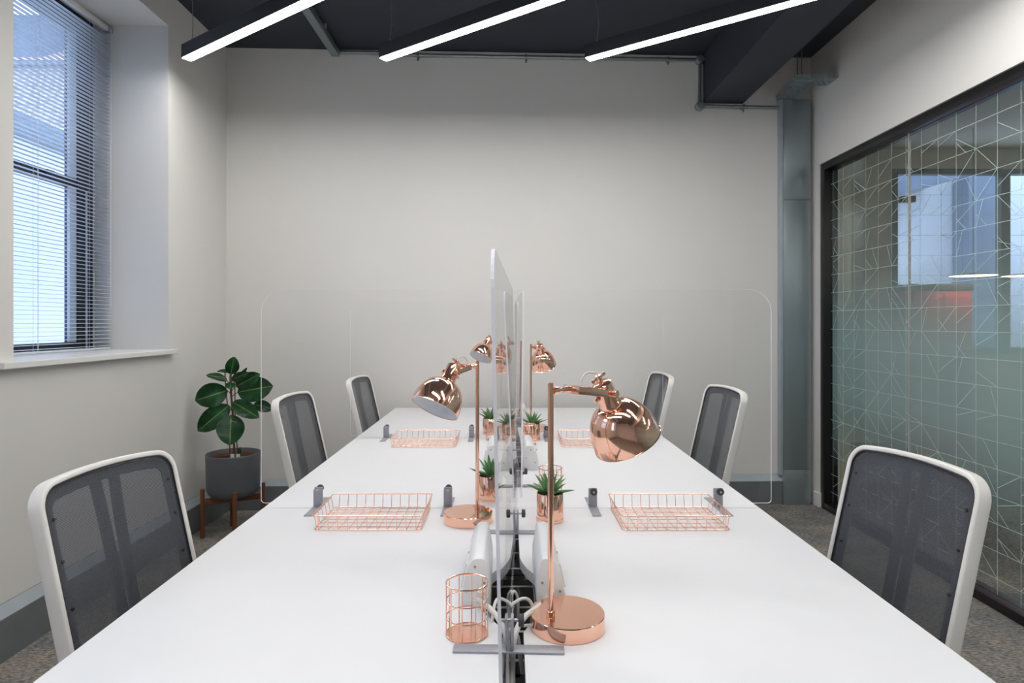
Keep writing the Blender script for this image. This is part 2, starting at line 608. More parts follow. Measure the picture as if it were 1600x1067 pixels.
b = BM(); box(b, -2.6, 9.0, YF - 0.2, 7.4, -0.12, 0.0); struct('floor', b, 'carpet')
b = BM(); box(b, -2.6, 9.0, YF - 0.2, 7.4, ZC, ZC + 0.2); struct('ceiling', b, 'ceiling')
b = BM(); prism(b, [(XL - 0.5, YB(XL - 0.5)), (2.45, YB(2.45)), (2.45, YB(2.45) + 0.2), (XL - 0.5, YB(XL - 0.5) + 0.2)], 'z', 0, ZC)
struct('wall_back', b, 'wall')
b = BM(); box(b, -2.6, 9.0, YF - 0.15, YF, 0, ZC); struct('wall_front', b, 'wall')
# left wall with a deep window opening
WY0, WY1, WZ0, WZ1 = 2.548, 3.709, 1.178, 3.10
XO = -2.49
b = BM()
UNSEEN = [(-2.0, -0.8), (0.2, 1.4)]            # invented window bays, out of view, added for daylight on walls and table
ys_ = [YF] + [v for w_ in UNSEEN for v in w_] + [WY0, WY1, YB(XL)]
for i in range(0, len(ys_), 2):
    box(b, XO, XL, ys_[i], ys_[i + 1], 0, ZC)
for (a, c) in UNSEEN + [(WY0, WY1)]:
    box(b, XO, XL, a, c, 0, WZ0 - 0.028)
    box(b, XO, XL, a, c, WZ1, ZC)
struct('wall_left', b, 'wall')
# right wall above and beside the glazed opening
GY1, GZ1 = 4.52, 2.478
b = BM()
box(b, XR, XR + 0.15, YF, GY1, GZ1, ZC)
box(b, XR, XR + 0.15, GY1, YB(XR) + 0.05, 0, ZC)
box(b, XR, XR + 0.15, YF, -2.2, 0, GZ1)
struct('wall_right', b, 'wall')
# dark downstand beam near the right wall
b = BM(); box(b, 1.437, 1.735, YF, 4.66, 2.955, ZC); struct('trim_1', b, 'ceiling')
# room beyond the glazing
b = BM()
box(b, 2.45, 4.27, 6.95, 7.1, 0, ZC)
box(b, 4.27, 9.0, 6.95, 7.1, 3.045, ZC)
box(b, 4.27, 9.0, 6.95, 7.1, 0, 1.0)
struct('wall_beyond', b, 'cream')
b = BM(); box(b, 8.9, 9.05, YF, 7.1, 0, ZC); struct('wall_beyond_right', b, 'cream')
b = BM(); box(b, 2.45, 2.55, 4.64, 6.95, 0, ZC); struct('wall_beyond_left', b, 'cream')

b = BM(); box(b, 2.41, 8.9, YF, 6.95, 3.27, 3.30); struct('ceiling_beyond', b, 'cream')

# steel trunking run as skirting along left and back walls
def trunking(name, p0, p1, n):
    """profile swept from p0 to p1, n = inward normal"""
    n = Vector(n).normalized()
    prof = [(0.0, 0.0), (0.035, 0.0), (0.035, 0.166), (0.034, 0.170), (0.006, 0.215), (0.0, 0.215)]
    bm = BM()
    A = [bm.verts.new(Vector((*p0, 0)) + Vector((n.x * d, n.y * d, z))) for d, z in prof]
    B = [bm.verts.new(Vector((*p1, 0)) + Vector((n.x * d, n.y * d, z))) for d, z in prof]
    k = len(prof)
    fs = []
    for i in range(k):
        f = bm.faces.new((A[i], A[(i + 1) % k], B[(i + 1) % k], B[i]))
        f.material_index = 1 if i == 3 else 0
        fs.append(f)
    fs.append(bm.faces.new(A)); fs.append(bm.faces.new(B[::-1]))
    bmesh.ops.recalc_face_normals(bm, faces=fs)
    o = mk(name, bm, ['galvdark', 'galvlight'], None, False)
    o['kind'] = 'structure'
    # thin white-painted capping line above
    return o
trunking('baseboard_left', (XL, YF), (XL, 4.45), (1, 0))
trunking('baseboard_back', (XL, YB(XL)), (2.035, YB(2.035)), (0.04, -1))
# white skirting block round the nib beside the glazing
b = BM(); box(b, XR - 0.014, XR + 0.05, GY1 - 0.012, 4.575, 0, 0.105, 0.003); struct('baseboard_right', b, 'trimwhite')

# window sill board
b = BM(); prism(b, [(XO + 0.0, WY0 + 0.002), (XL, WY0 + 0.002), (XL, 2.45), (-1.978, 2.45), (-1.978, 3.742), (XL, 3.742), (XL, WY1 - 0.002), (XO, WY1 - 0.002)], 'z', WZ0 - 0.028, WZ0, 0.004)
struct('trim_2', b, 'trimwhite')

# ------------------------------------------------------------------ left window
win = bpy.data.objects.new('window_1', None); COL.objects.link(win); win['kind'] = 'structure'; win.location.x = -0.032
b = BM()
box(b, -2.50, -2.425, 3.56, WY1, WZ0, WZ1)
box(b, -2.50, -2.425, WY0, 2.66, WZ0, WZ1)
box(b, -2.50, -2.425, 2.66, 3.56, 3.0, WZ1)
box(b, -2.50, -2.425, 2.66, 3.56, WZ0, 1.225)
mk('frame', b, 'windowframe', win, False)
b = BM(); box(b, -2.475, -2.43, 2.66, 3.56, 2.10, 2.155, 0.003); mk('meeting_rail', b, 'windowframe', win)
for (y0, y1, z0, z1) in ((3.505, 3.56, 2.155, 3.0), (3.505, 3.56, 1.225, 2.10), (2.66, 2.70, 1.225, 3.0)):
    b = BM(); box(b, -2.446, -2.430, y0, y1, z0, z1, 0.002); mk('sash_stile', b, 'beadlit', win)  # lit side of the dark stile, painted pale
b = BM(); box(b, -2.424, -2.42, 3.625, 3.637, 1.18, 2.10); mk('bead_line', b, 'beadlit', win)  # thin bead line in the same painted-in daylight tone
b = BM(); box(b, -2.425, -2.405, 3.30, 3.36, 2.128, 2.150, 0.004); mk('catch', b, 'windowframe', win)
b = BM(); box(b, -2.452, -2.448, 2.66, 3.56, 1.2, 3.02); mk('pane', b, 'pane', win, False)

for i_, (a, c) in enumerate(UNSEEN):
    added_win = bpy.data.objects.new('window_%d' % (i_ + 4), None); COL.objects.link(added_win); added_win['kind'] = 'structure'  # added window, never in view, lets in extra sky light
    b = BM()
    box(b, -2.50, -2.425, a, a + 0.06, WZ0, WZ1); box(b, -2.50, -2.425, c - 0.06, c, WZ0, WZ1)
    box(b, -2.50, -2.425, a + 0.06, c - 0.06, 3.0, WZ1); box(b, -2.50, -2.425, a + 0.06, c - 0.06, WZ0, 1.225)
    box(b, -2.475, -2.43, a + 0.06, c - 0.06, 2.10, 2.155)
    mk('frame', b, 'windowframe', added_win, False)
    b = BM(); box(b, -2.452, -2.448, a + 0.06, c - 0.06, 1.225, 3.0); mk('pane', b, 'pane', added_win, False)
    b = BM(); box(b, XO, -1.978, a + 0.002, c - 0.002, WZ0 - 0.028, WZ0); mk('sill', b, 'trimwhite', added_win, False)

# ------------------------------------------------------------------ outside the left window
b = BM(); box(b, -30, -2.46, -8, 30, -3.2, -3.0); g = mk('courtyard_ground', b, 'rough_concrete', None, False); g['kind'] = 'structure'
w = thing('courtyard_wall', 'white rendered courtyard wall outside the left window', 'wall', (-4.5, 6, -3.0))
b = BM(); box(b, -0.3, 0, -8, 5.8, 0, 6.05); mk('wall_body', b, 'render', w, False)
b = BM(); box(b, -0.36, 0.06, -8, 5.86, 6.05, 6.17, 0.01); mk('coping', b, 'stonecap', w, False)
b = BM(); box(b, -0.30, -0.05, -8, 5.8, 6.17, 6.30, 0.01); mk('gutter', b, 'stonecap', w, False)
h = thing('brick_building', 'yellow stock brick building with pinkish roof beyond the white courtyard wall', 'building', (-10, 12.6, -3.0))
b = BM(); box(b, -5, 6.5, 0, 6, 0, 9.50); mk('brick_wall', b, 'brick', h, False)
b = BM(); box(b, -5.1, 6.6, -0.12, 6, 9.50, 9.58); mk('eaves_board', b, 'stonecap', h, False)
b = BM(); prism(b, [(-0.14, 9.58), (6.0, 9.58), (6.0, 12.6), (4.5, 12.6)], 'x', -5.1, 6.6); mk('roof', b, 'roof', h, False)
b = BM(); box(b, -0.55, 0.5, 0.1, 1.1, 9.58, 10.6); mk('dormer', b, 'bluegrey', h, False)

# ------------------------------------------------------------------ venetian blind
bl = thing('venetian_blind', 'white venetian blind hanging open in the left window reveal', 'blind', (-2.368, (WY0 + WY1) / 2, WZ0))
by0, by1 = -(WY1 - WY0) / 2 + 0.012, (WY1 - WY0) / 2 - 0.006
ztop = WZ1 - WZ0
b = BM(); box(b, -0.0135, 0.0135, by0, by1, ztop - 0.045, ztop - 0.018, 0.002); mk('headrail', b, 'chairwhite', bl)
b = BM(); box(b, -0.016, 0.020, by1 - 0.03, by1 + 0.002, ztop - 0.05, ztop - 0.012, 0.002); mk('bracket', b, 'clampgrey', bl)
b = BM()
sl = [(-0.0125, 0.0), (-0.006, 0.0018), (0.0, 0.0024), (0.006, 0.0018), (0.0125, 0.0)]
prism(b, sl + [(x, z - 0.0004) for x, z in sl[::-1]], 'y', by0, by1)
slat = mk('slat', b, 'blind', bl, True)
pitch = 0.0218
nsl = int((ztop - 0.07) / pitch)
slat.location = (0, 0, 0.022)
slat.rotation_euler = (0, R(0), 0)
for i in range(1, nsl):
    s = inst(slat, bl, (0, 0, 0.022 + i * pitch))
b = BM(); box(b, -0.012, 0.012, by0, by1, 0.002, 0.014, 0.003); mk('bottom_rail', b, 'blind', bl)
for yy in (-0.33, 0.0, by1 - 0.155):
    for dx, dy in ((0.0135, 0), (-0.0135, 0), (0.0, 0.012)):
        b = BM(); tube(b, [(dx, yy + dy, 0.006), (dx, yy + dy, ztop - 0.04)], 0.0009, 5); mk('ladder_cord', b, 'cord', bl)
b = BM(); tube(b, [(0.022, by1 - 0.02, 0.25), (0.022, by1 - 0.018, ztop - 0.03)], 0.0014, 5); mk('pull_cord', b, 'cord', bl)

# ------------------------------------------------------------------ glazed partition (right)
gp = bpy.data.objects.new('window_2', None); COL.objects.link(gp); gp['kind'] = 'structure'
GX = XR + 0.065
gy0 = -2.2
def frame_bar(y0, y1, z0, z1, nm='frame_bar'):
    bb = BM(); box(bb, XR + 0.012, XR + 0.11, y0, y1, z0, z1, 0.002); mk(nm, bb, 'blackframe', gp)
frame_bar(GY1 - 0.055, GY1, 0, GZ1)
frame_bar(gy0, GY1 - 0.055, GZ1 - 0.05, GZ1)
frame_bar(gy0, GY1 - 0.055, 0, 0.045)
frame_bar(gy0, gy0 + 0.05, 0.045, GZ1 - 0.05)
jy = [gy0 + 0.05, -0.3, 1.65, 3.60, GY1 - 0.055]
for a, c in zip(jy, jy[1:]):
    bb = BM(); box(bb, GX - 0.005, GX + 0.005, a + 0.002, c - 0.002, 0.045, GZ1 - 0.05); mk('pane', bb, 'pane', gp, False)
for y in jy[1:-1]:
    bb = BM(); box(bb, GX - 0.006, GX + 0.006, y - 0.004, y + 0.004, 0.045, GZ1 - 0.05); mk('joint', bb, 'silicone', gp, False)
bb = BM(); box(bb, GX + 0.0062, GX + 0.0068, jy[0], jy[-1], 0.046, GZ1 - 0.051); mk('frost_film', bb, 'frost', gp, False)

def line_print(bm, X, segs, w, axis='x'):
    for (a, c), (d, e) in segs:
        p, q = Vector((a, c)), Vector((d, e))
        t = (q - p)
        if t.length < 1e-4:
            continue
        nrm = Vector((-t.y, t.x)).normalized() * w / 2
        P = [p + nrm, q + nrm, q - nrm, p - nrm]
        if axis == 'x':
            vs = [bm.verts.new((X, v.x, v.y)) for v in P]
        else:
            vs = [bm.verts.new((v.x, X, v.y)) for v in P]
        bm.faces.new(vs)

def pattern(y0, y1, z0, z1, cell, off, rnd, dens=0.62):
    segs = []
    ys, zs = [], []
    y = off
    while y > y0: y -= cell
    y += cell
    while y < y1: ys.append(y); y += cell
    z = z0 + cell * 0.55
    while z < z1: zs.append(z); z += cell * 0.955
    for y in ys: segs.append(((y, z0), (y, z1)))
    for z in zs: segs.append(((y0, z), (y1, z)))
    for i in range(len(ys) - 1):
        for j in range(len(zs) - 1):
            if rnd.random() > dens: continue
            ya, yb, za, zb = ys[i], ys[i + 1], zs[j], zs[j + 1]
            k = rnd.random()
            m = rnd.choice((0.33, 0.5, 0.67, 1.0))
            if k < 0.3: segs.append(((ya, za), (yb, za + (zb - za) * m)))
            elif k < 0.6: segs.append(((ya, zb), (yb, za + (zb - za) * (1 - m))))
            elif k < 0.8: segs.append(((ya, za), (ya + (yb - ya) * m, zb)))
            else: segs.append(((yb, za), (yb - (yb - ya) * m, zb)))
            if rnd.random() < 0.25: segs.append(((ya + cell / 2, za), (yb, (za + zb) / 2)))
    return segs
rnd = random.Random(11)
bb = BM(); line_print(bb, GX - 0.0058, pattern(jy[0], jy[-1], 0.05, GZ1 - 0.06, 0.1355, 3.487, rnd, 0.85), 0.0030)
o = mk('line_print', bb, 'print', gp, False); o['kind'] = 'stuff'

# far glazing of the room beyond
fw = bpy.data.objects.new('window_3', None); COL.objects.link(fw); fw['kind'] = 'structure'
def fbar(x0, x1, z0, z1):
    bb = BM(); box(bb, x0, x1, 6.93, 7.02, z0, z1, 0.002); mk('frame_bar', bb, 'blackframe', fw)
fbar(4.27, 4.33, 1.0, 3.045); fbar(4.33, 9.0, 2.985, 3.045); fbar(4.33, 9.0, 1.0, 1.06)
for x in (5.48, 6.75, 8.0): fbar(x, x + 0.10, 1.06, 2.985)
bb = BM(); box(bb, 4.33, 4.48, 6.85, 6.93, 2.66, 2.73, 0.004); mk('door_closer', bb, 'blackframe', fw)
bb = BM(); box(bb, 4.33, 9.0, 6.97, 6.976, 1.06, 2.985); mk('pane', bb, 'pane', fw, False)
bb = BM(); line_print(bb, 6.966, pattern(4.33, 8.9, 1.06, 2.985, 0.235, 4.6, rnd, 0.55), 0.004, 'y')
o = mk('line_print', bb, 'printdark', fw, False); o['kind'] = 'stuff'
# outside that glazing
w = thing('neighbouring_wall', 'white clad facade seen through the far glazing, left of its mullion', 'wall', (6.5, 9.4, 0))
b = BM(); box(b, -2.5, 4.5, 0, 0.2, -3, 5.2); mk('wall_panel', b, 'render', w, False)
b = BM(); prism(b, [(-1.5, 3.02), (-0.2, 3.36), (-0.2, 4.4), (-1.5, 4.4)], 'y', -0.7, -0.1); mk('canopy', b, 'bluegrey', w, False)
b = BM(); box(b, 0.18, 0.75, -0.35, -0.02, -3, 5.2); mk('column', b, 'bluegrey', w, False)
w = thing('storage_cabinet', 'red storage cabinet in the room behind the glazed partition', 'cabinet', (4.42, 6.55, 0))
b = BM(); box(b, -0.30, 0.30, -0.2, 0.2, 0.0, 1.66, 0.008); mk('body', b, 'red', w)
b = BM(); box(b, -0.31, 0.31, -0.21, 0.21, 1.66, 1.73, 0.006); mk('top', b, 'darkplastic', w)
for s in (-1, 1):
    b = BM(); box(b, s * 0.15 - 0.14, s * 0.15 + 0.14, -0.216, -0.203, 0.06, 1.62, 0.003); d = mk('door', b, 'red', w)
    b = BM(); tube(b, [(s * 0.035, -0.232, 0.75), (s * 0.035, -0.232, 0.95)], 0.006, 8); mk('handle', b, 'zinc', d)
for i, (px, lab) in enumerate(((4.62, 'warm lit disc pendant beyond the glazing, nearest its joint'), (5.15, 'warm lit disc pendant beyond the glazing, middle of three'), (5.66, 'warm lit disc pendant beyond the glazing, at the photo edge'))):
    t = thing('disc_pendant', lab, 'pendant lamp', (px, 6.2, 1.80), group='disc pendants beyond the glazing')
    b = BM(); lathe(b, [(0, 0.03), (0.03, 0.028), (0.2, 0.006), (0.205, 0.0)], 32); mk('shade', b, 'black', t)
    b = BM(); lathe(b, [(0, 0.001), (0.2, 0.001)], 32); mk('diffuser', b, 'warmlight', t)
    b = BM(); tube(b, [(0, 0, 0.02), (0, 0, ZC - 1.80)], 0.0025, 6); mk('flex', b, 'black', t)

# ------------------------------------------------------------------ ceiling services
DX0, DX1 = 2.02, 2.215
DYF = 4.572
du = thing('cable_riser_trunking', 'tall galvanised steel trunking box in the right back corner', 'trunking', ((DX0 + DX1) / 2, YB(2.1) - 0.005, 0))
hw = (DX1 - DX0) / 2
dep = YB(2.1) - 0.006 - DYF
jz = [0.0, 0.258, 1.235 + 1.0, 2.97]
for a, c in ((0.0, 0.258), (0.260, 2.235), (2.237, 2.975)):
    b = BM(); box(b, -hw, hw, -dep, 0, a, c, 0.0015); mk('cover_panel', b, 'galv', du)
for z in (0.235, 2.262):
    for x in (-0.07, 0.07):
        b = BM(); cyl(b, (x, -dep + 0.001, z), (0, -1, 0), 0.004, 0.003, 10); mk('rivet', b, 'galvlight', du)
b = BM(); box(b, -hw - 0.022, -hw - 0.001, -dep + 0.005, 0.0, 0.215, 2.975, 0.001); mk('edge_strip', b, 'galvlight', du)

# perforated tray and bent riser above it
tr = thing('perforated_cable_tray', 'perforated galvanised tray bent over the top of the corner trunking', 'cable tray', (2.12, 4.40, 2.885))
def perforated(parent, P0, U, V, nu, nv, du_, dv_, name, th=0.0015, hole=0.45):
    """sheet from P0 along U (nu cells) and V (nv cells) with a hole in every second cell"""
    bm = BM()
    U, V, P0 = Vector(U).normalized(), Vector(V).normalized(), Vector(P0)
    W = U.cross(V)
    for i in range(nu):
        for j in range(nv):
            o0 = P0 + U * i * du_ + V * j * dv_
            q = [o0, o0 + U * du_, o0 + U * du_ + V * dv_, o0 + V * dv_]
            if (i + j) % 2:
                c = (q[0] + q[2]) / 2
                r_ = [c + (x - c) * hole for x in q]
                vo = [bm.verts.new(x) for x in q]; vi = [bm.verts.new(x) for x in r_]
                for k in range(4):
                    bm.faces.new((vo[k], vo[(k + 1) % 4], vi[(k + 1) % 4], vi[k]))
            else:
                bm.faces.new([bm.verts.new(x) for x in q])
    bmesh.ops.remove_doubles(bm, verts=bm.verts, dist=1e-5)
    r = bmesh.ops.solidify(bm, geom=bm.faces[:], thickness=th)
    return mk(name, bm, 'galv', parent, False)
# short bed running into the right wall, and the piece bending down to the riser trunking
perforated(tr, (-0.17, -0.15, 0.120), (1, 0, 0), (0, 1, 0), 15, 5, 0.02, 0.028, 'tray_bed')
perforated(tr, (-0.17, -0.15, 0.120), (1, 0, 0), (0, 0, 1), 15, 1, 0.02, 0.024, 'tray_side')
perforated(tr, (0.00, -0.01, 0.120), (1, 0, 0), (0, 0, 1), 6, 1, 0.02, 0.024, 'tray_side')
perforated(tr, (-0.115, -0.01, 0.120), (1, 0, 0), (-0.12, 0.98, -0.13), 5, 7, 0.022, 0.030, 'riser_bend')
for x in (-0.115, -0.005):
    b = BM(); prism(b, [(x, -0.01), (x + 0.002, -0.01), (x - 0.023, 0.195), (x - 0.025, 0.195)], 'z', 0.0, 0.024)
    for v in b.verts: v.co.z += 0.120 - 0.13 * (v.co.y + 0.01)
    mk('riser_flange', b, 'galv', tr, False)
for (x, y) in ((-0.127, -0.10), (-0.070, -0.04)):
    b = BM(); tube(b, [(x, y, 0.105), (x, y, ZC - 2.885)], 0.004, 8); mk('threaded_rod', b, 'conduit', tr)
    b = BM(); cyl(b, (x, y, 0.108), (0, 0, 1), 0.009, 0.008, 6); mk('nut', b, 'zinc', tr)
b = BM(); box(b, -0.155, -0.04, -0.125, -0.02, 0.112, 0.1185, 0.001); mk('support_channel', b, 'galv', tr)

# round conduit along the back wall
cd = thing('steel_conduit', 'steel conduit stepping along the top of the back wall', 'conduit', (0.2, 4.5, 3.2))
def rel(p): return (p[0] - 0.2, p[1] - 4.5, p[2] - 3.2)
def yb(x, o=0.03): return YB(x) - o
zt = 3.262
runs = [[(-1.23, yb(-1.23), zt + 0.012), (-0.9, yb(-0.9), zt + 0.012), (-0.83, yb(-0.83), zt), (1.39, yb(1.39), zt)],
        [(1.405, yb(1.405), zt), (1.405, yb(1.405), 2.935)],
        [(1.42, yb(1.42), 2.925), (2.00, yb(2.0), 2.92)]]
for rn in runs:
    b = BM(); tube(b, [rel(p) for p in rn], 0.0125, 12); mk('tube', b, 'conduit', cd)
for (x, z) in ((1.405, zt), (1.405, 2.925)):
    b = BM(); cyl(b, rel((x, yb(x, 0.006), z)), (0, -1, 0), 0.032, 0.045, 24, 0.004); bx = mk('junction_box', b, 'conduit', cd)
    b = BM(); cyl(b, rel((x, yb(x, 0.051), z)), (0, -1, 0), 0.024, 0.004, 20, 0.001); mk('lid', b, 'galv', bx)
for (x, z) in ((-0.65, zt), (0.13, zt), (1.17, zt), (1.73, 2.922)):
    b = BM(); box(b, x - 0.2 - 0.008, x - 0.2 + 0.008, yb(x, 0.048) - 4.5, yb(x, 0.001) - 4.5, z - 3.2 - 0.016, z - 3.2 + 0.016, 0.003)
    cyl(b, rel((x, yb(x, 0.03), z - 0.02)), (0, 0, -1), 0.007, 0.018, 10)
    mk('saddle', b, 'conduit', cd)
b = BM(); tube(b, [rel((1.437, yb(1.437, 0.013), zt - 0.02)), rel((1.437, yb(1.437, 0.013), 2.95))], 0.005, 8); mk('side_cable', b, 'conduit', cd)

# square trunking on the ceiling
st = thing('ceiling_trunking', 'square galvanised trunking fixed under the dark ceiling', 'trunking', (-1.235, 2.0, 3.24))
b = BM(); box(b, -0.0275, 0.0275, -4, 2.47, 0, 0.05, 0.002); mk('body', b, 'galv', st)
for y in (1.4, 1.75, 2.1):
    b = BM(); box(b, 0.028, 0.040, y - 0.008, y + 0.008, 0.03, 0.06, 0.002); mk('clip', b, 'galvlight', st)

# ------------------------------------------------------------------ linear pendant lights
def make_pendant(label):
    t = thing('linear_pendant_light', label, 'pendant light', group='linear pendant lights')
    L = 1.9
    b = BM(); prism(b, [(-0.03, 0.0), (-0.026, 0.0), (-0.026, 0.006), (0.026, 0.006), (0.026, 0.0), (0.03, 0.0), (0.03, 0.075), (-0.03, 0.075)], 'x', 0, L)
    mk('housing', b, 'black', t, False)
    b = BM(); box(b, 0.002, L - 0.002, -0.0258, 0.0258, -0.0035, 0.0055); mk('diffuser', b, 'diffuser', t, False)
    for x in (0.06, L - 0.06):
        b = BM()
        tube(b, [(x, 0, 0.075), (x, 0, 0.10)], 0.005, 8)
        tube(b, [(x, 0, 0.10), (x + 0.01, 0, 0.18), (x - 0.004, 0, ZC - 2.855)], 0.0023, 6)
        mk('suspension_wire', b, 'conduit', t)
    b = BM(); box(b, -0.003, 0.0, -0.03, 0.03, 0.0, 0.075, 0.001); mk('end_cap', b, 'black', t)
    return t
ang = math.atan2(-1.0, 1.41)
ZL = 2.855
p0 = make_pendant('leftmost lit black linear pendant, its end near the window reveal')
p0.location = (-1.855, 3.60, ZL); p0.rotation_euler = (0, 0, ang)
copy_tree(p0, (-0.722, 3.60, ZL), ang, 'middle lit black linear pendant of the three at the top')
copy_tree(p0, (0.458, 3.60, ZL), ang, 'rightmost lit black linear pendant, running towards the dark beam')
# more lights show in reflections; these unseen pendants are added to brighten the room
for x, lab in ((-1.75, 'unseen linear pendant added for brightness behind the camera, window side'), (-0.6, 'unseen linear pendant added for brightness behind the camera, over the desk end'), (0.55, 'unseen linear pendant added for brightness behind the camera, glazing side')):
    copy_tree(p0, (x, 1.0, ZL), ang, lab)

for x, y, lab in ((6.2, 0.6, 'unseen linear pendant added to light the room beyond the glazing, far side'), (4.6, 2.3, 'unseen linear pendant added to light the room beyond the glazing, middle'), (3.0, 1.2, 'unseen linear pendant added to light the room beyond the glazing, near side')):
    copy_tree(p0, (x, y, ZL), ang, lab)  # out-of-view lamps, added so the room behind the glass is not dark
# ------------------------------------------------------------------ desks
ZT = 0.73
DL, DLi, DRi, DR = -0.80, -0.008, 0.030, 0.822
seams = [0.84, 2.04, 3.25, 4.44]
rows = ['nearest the camera', 'in the middle row', 'against the back wall end']
for side in (-1, 1):
    for k in range(3):
        y0, y1 = seams[k] + 0.001, seams[k + 1] - 0.001
        xo = DL if side < 0 else DR
        xi = DLi if side < 0 else DRi
        yc = (y0 + y1) / 2
        t = thing('bench_desk', 'white bench desk %s, %s the centre slot' % (rows[k], 'left of' if side < 0 else 'right of'), 'desk', ((xo + xi) / 2, yc, 0), group='white bench desks')
        ox, oy = (xo + xi) / 2, yc
        s = side
        c0, c1 = yc - 0.17, yc + 0.10           # scalloped cable cut-out
        cut = 0.045
        inner = [(xi, y0), (xi, c0 - 0.05), (xi + s * 0.012, c0 - 0.02), (xi + s * cut * 0.8, c0 + 0.02), (xi + s * cut, c0 + 0.04), (xi + s * cut, c1 - 0.06), (xi + s * cut * 0.7, c1 - 0.035),
                 (xi + s * cut * 0.35, c1), (xi + s * 0.006, c1 + 0.035), (xi, c1 + 0.07), (xi, y1)]
        poly = inner + [(xo, y1), (xo, y0)]
        b = BM(); prism(b, [(x - ox, y - oy) for x, y in poly], 'z', ZT - 0.025, ZT, 0.0, 0, 1)
        mk('tabletop', b, ['desk', 'deskedge'], t, False)
        for dy in (-0.54, 0.54):
            xa, xb = sorted((xo - s * 0.05, xi + s * 0.06))
            for x in (xo - s * 0.07, xi + s * 0.08):
                b = BM(); box(b, x - 0.025 - ox, x + 0.025 - ox, dy - 0.025, dy + 0.025, 0.0, ZT - 0.067, 0.003); mk('leg', b, 'whitesteel', t)
            b = BM(); box(b, xa - ox, xb - ox, dy - 0.02, dy + 0.02, ZT - 0.065, ZT - 0.026, 0.003); mk('rail', b, 'whitesteel', t)

# cable baskets in the slot
for k in range(3):
    y0, y1 = seams[k] + 0.02, seams[k + 1] - 0.02
    t = thing('cable_basket', 'dark wire cable basket under the centre slot %s' % ('at the camera end', 'between the middle desks', 'at the back wall end')[k], 'cable basket', (0.011, (y0 + y1) / 2, 0.50), group='cable baskets under the desks')
    h_ = (y1 - y0) / 2
    b = BM(); box(b, -0.11, 0.11, -h_, h_, 0.0, 0.004); box(b, -0.113, -0.11, -h_, h_, 0.0, 0.13); box(b, 0.11, 0.113, -h_, h_, 0.0, 0.13)
    mk('tray', b, 'darkplastic', t, False)
    nr = 10
    b = BM(); tube(b, [(-0.113, 0, 0.202), (0.113, 0, 0.202)], 0.0025, 6)
    rod = mk('cross_wire', b, 'cablewhite', t)
    rod.location = (0, -h_ + 0.05, -0.05)
    for i in range(1, nr): inst(rod, t, (0, -h_ + 0.05 + i * (2 * h_ - 0.1) / (nr - 1), -0.05))
    for x in (-0.055, 0.0, 0.055):
        b = BM(); tube(b, [(x, -h_, 0.149), (x, h_, 0.149)], 0.0022, 6); mk('long_wire', b, 'cablewhite', t)
    for yy in (-h_ + 0.02, h_ - 0.02):
        for x in (-0.1115, 0.1115):
            b = BM(); box(b, x - 0.004, x + 0.004, yy - 0.008, yy + 0.008, 0.0, 0.203); mk('hanger', b, 'darkplastic', t, False)

# ------------------------------------------------------------------ clear acrylic screens
def acrylic(bm, W, z0, z1, r, th=0.005):
    poly = rrect(0, W, z0, z1, r, 8)
    prism(bm, poly, 'y', -th / 2, th / 2, 0, 0, 1)

def knob(parent, p, d, r=0.0115, h=0.011):
    b = BM(); d = Vector(d).normalized()
    m = axis_mat(p, d)
    prof = [(0, 0), (r * 0.85, 0), (r, 0.0015), (r, h - 0.0015), (r * 0.85, h), (0, h)]
    lathe(b, prof, 24, m)
    k = mk('knob', b, 'knob', parent)
    b = BM(); cyl(b, Vector(p) - d * 0.016, d, 0.003, 0.016 + h + 0.001, 10); mk('screw', b, 'zinc', parent)
    return k

def clamp(parent, pos, along, plate_dir, kside, plate_len=0.205):
    """pos local foot point; plate_dir unit 2-D across the panel; kside +1/-1 side of the knob"""
    x, y = pos
    px, py = plate_dir
    ang_ = math.atan2(py, px)
    e = bpy.data.objects.new('clamp', None); COL.objects.link(e); e.parent = parent
    e.location = (x, y, 0.0); e.rotation_euler = (0, 0, ang_)
    b = BM(); box(b, -plate_len / 2, plate_len / 2, -0.014, 0.014, 0.0, 0.004, 0.001); mk('foot_plate', b, 'clampgrey', e)
    b = BM(); box(b, kside * 0.0065 - 0.003, kside * 0.0065 + 0.003, -0.0135, 0.0135, 0.004, 0.064, 0.002); 
    box(b, -kside * 0.0060 - 0.0025, -kside * 0.0060 + 0.0025, -0.0135, 0.0135, 0.004, 0.060, 0.002); mk('upright', b, 'clampgrey', e)
    d = Vector((kside, 0, 0))
    kb = BM(); m = axis_mat((kside * 0.018, 0, 0.056), d)
    lathe(kb, [(0, 0), (0.0100, 0), (0.0115, 0.0015), (0.0115, 0.009), (0.0100, 0.0105), (0, 0.0105)], 24, m)
    mk('knob', kb, 'knob', e)
    kb = BM(); cyl(kb, (-kside * 0.010, 0, 0.056), d, 0.003, 0.040, 10); mk('screw', kb, 'zinc', e)
    return e

def long_screen(x0, y0, x1, y1, lean, label, clamps):
    L = math.hypot(x1 - x0, y1 - y0)
    a = math.atan2(y1 - y0, x1 - x0)
    t = thing('acrylic_desk_screen', label, 'desk screen', (x0, y0, ZT), a, 'clear acrylic desk screens')
    b = BM(); acrylic(b, L, 0.012, 0.715, (0.02, 0.02, 0.06, 0.06))
    p = mk('panel', b, ['acrylic', 'acryedge'], t, False)
    p.rotation_euler = (lean, 0, 0)
    for yy in clamps:
        u = (yy - y0) / math.sin(a)
        clamp(t, (u, 0), 0, (math.cos(PI / 2), -1), 1)
    return t
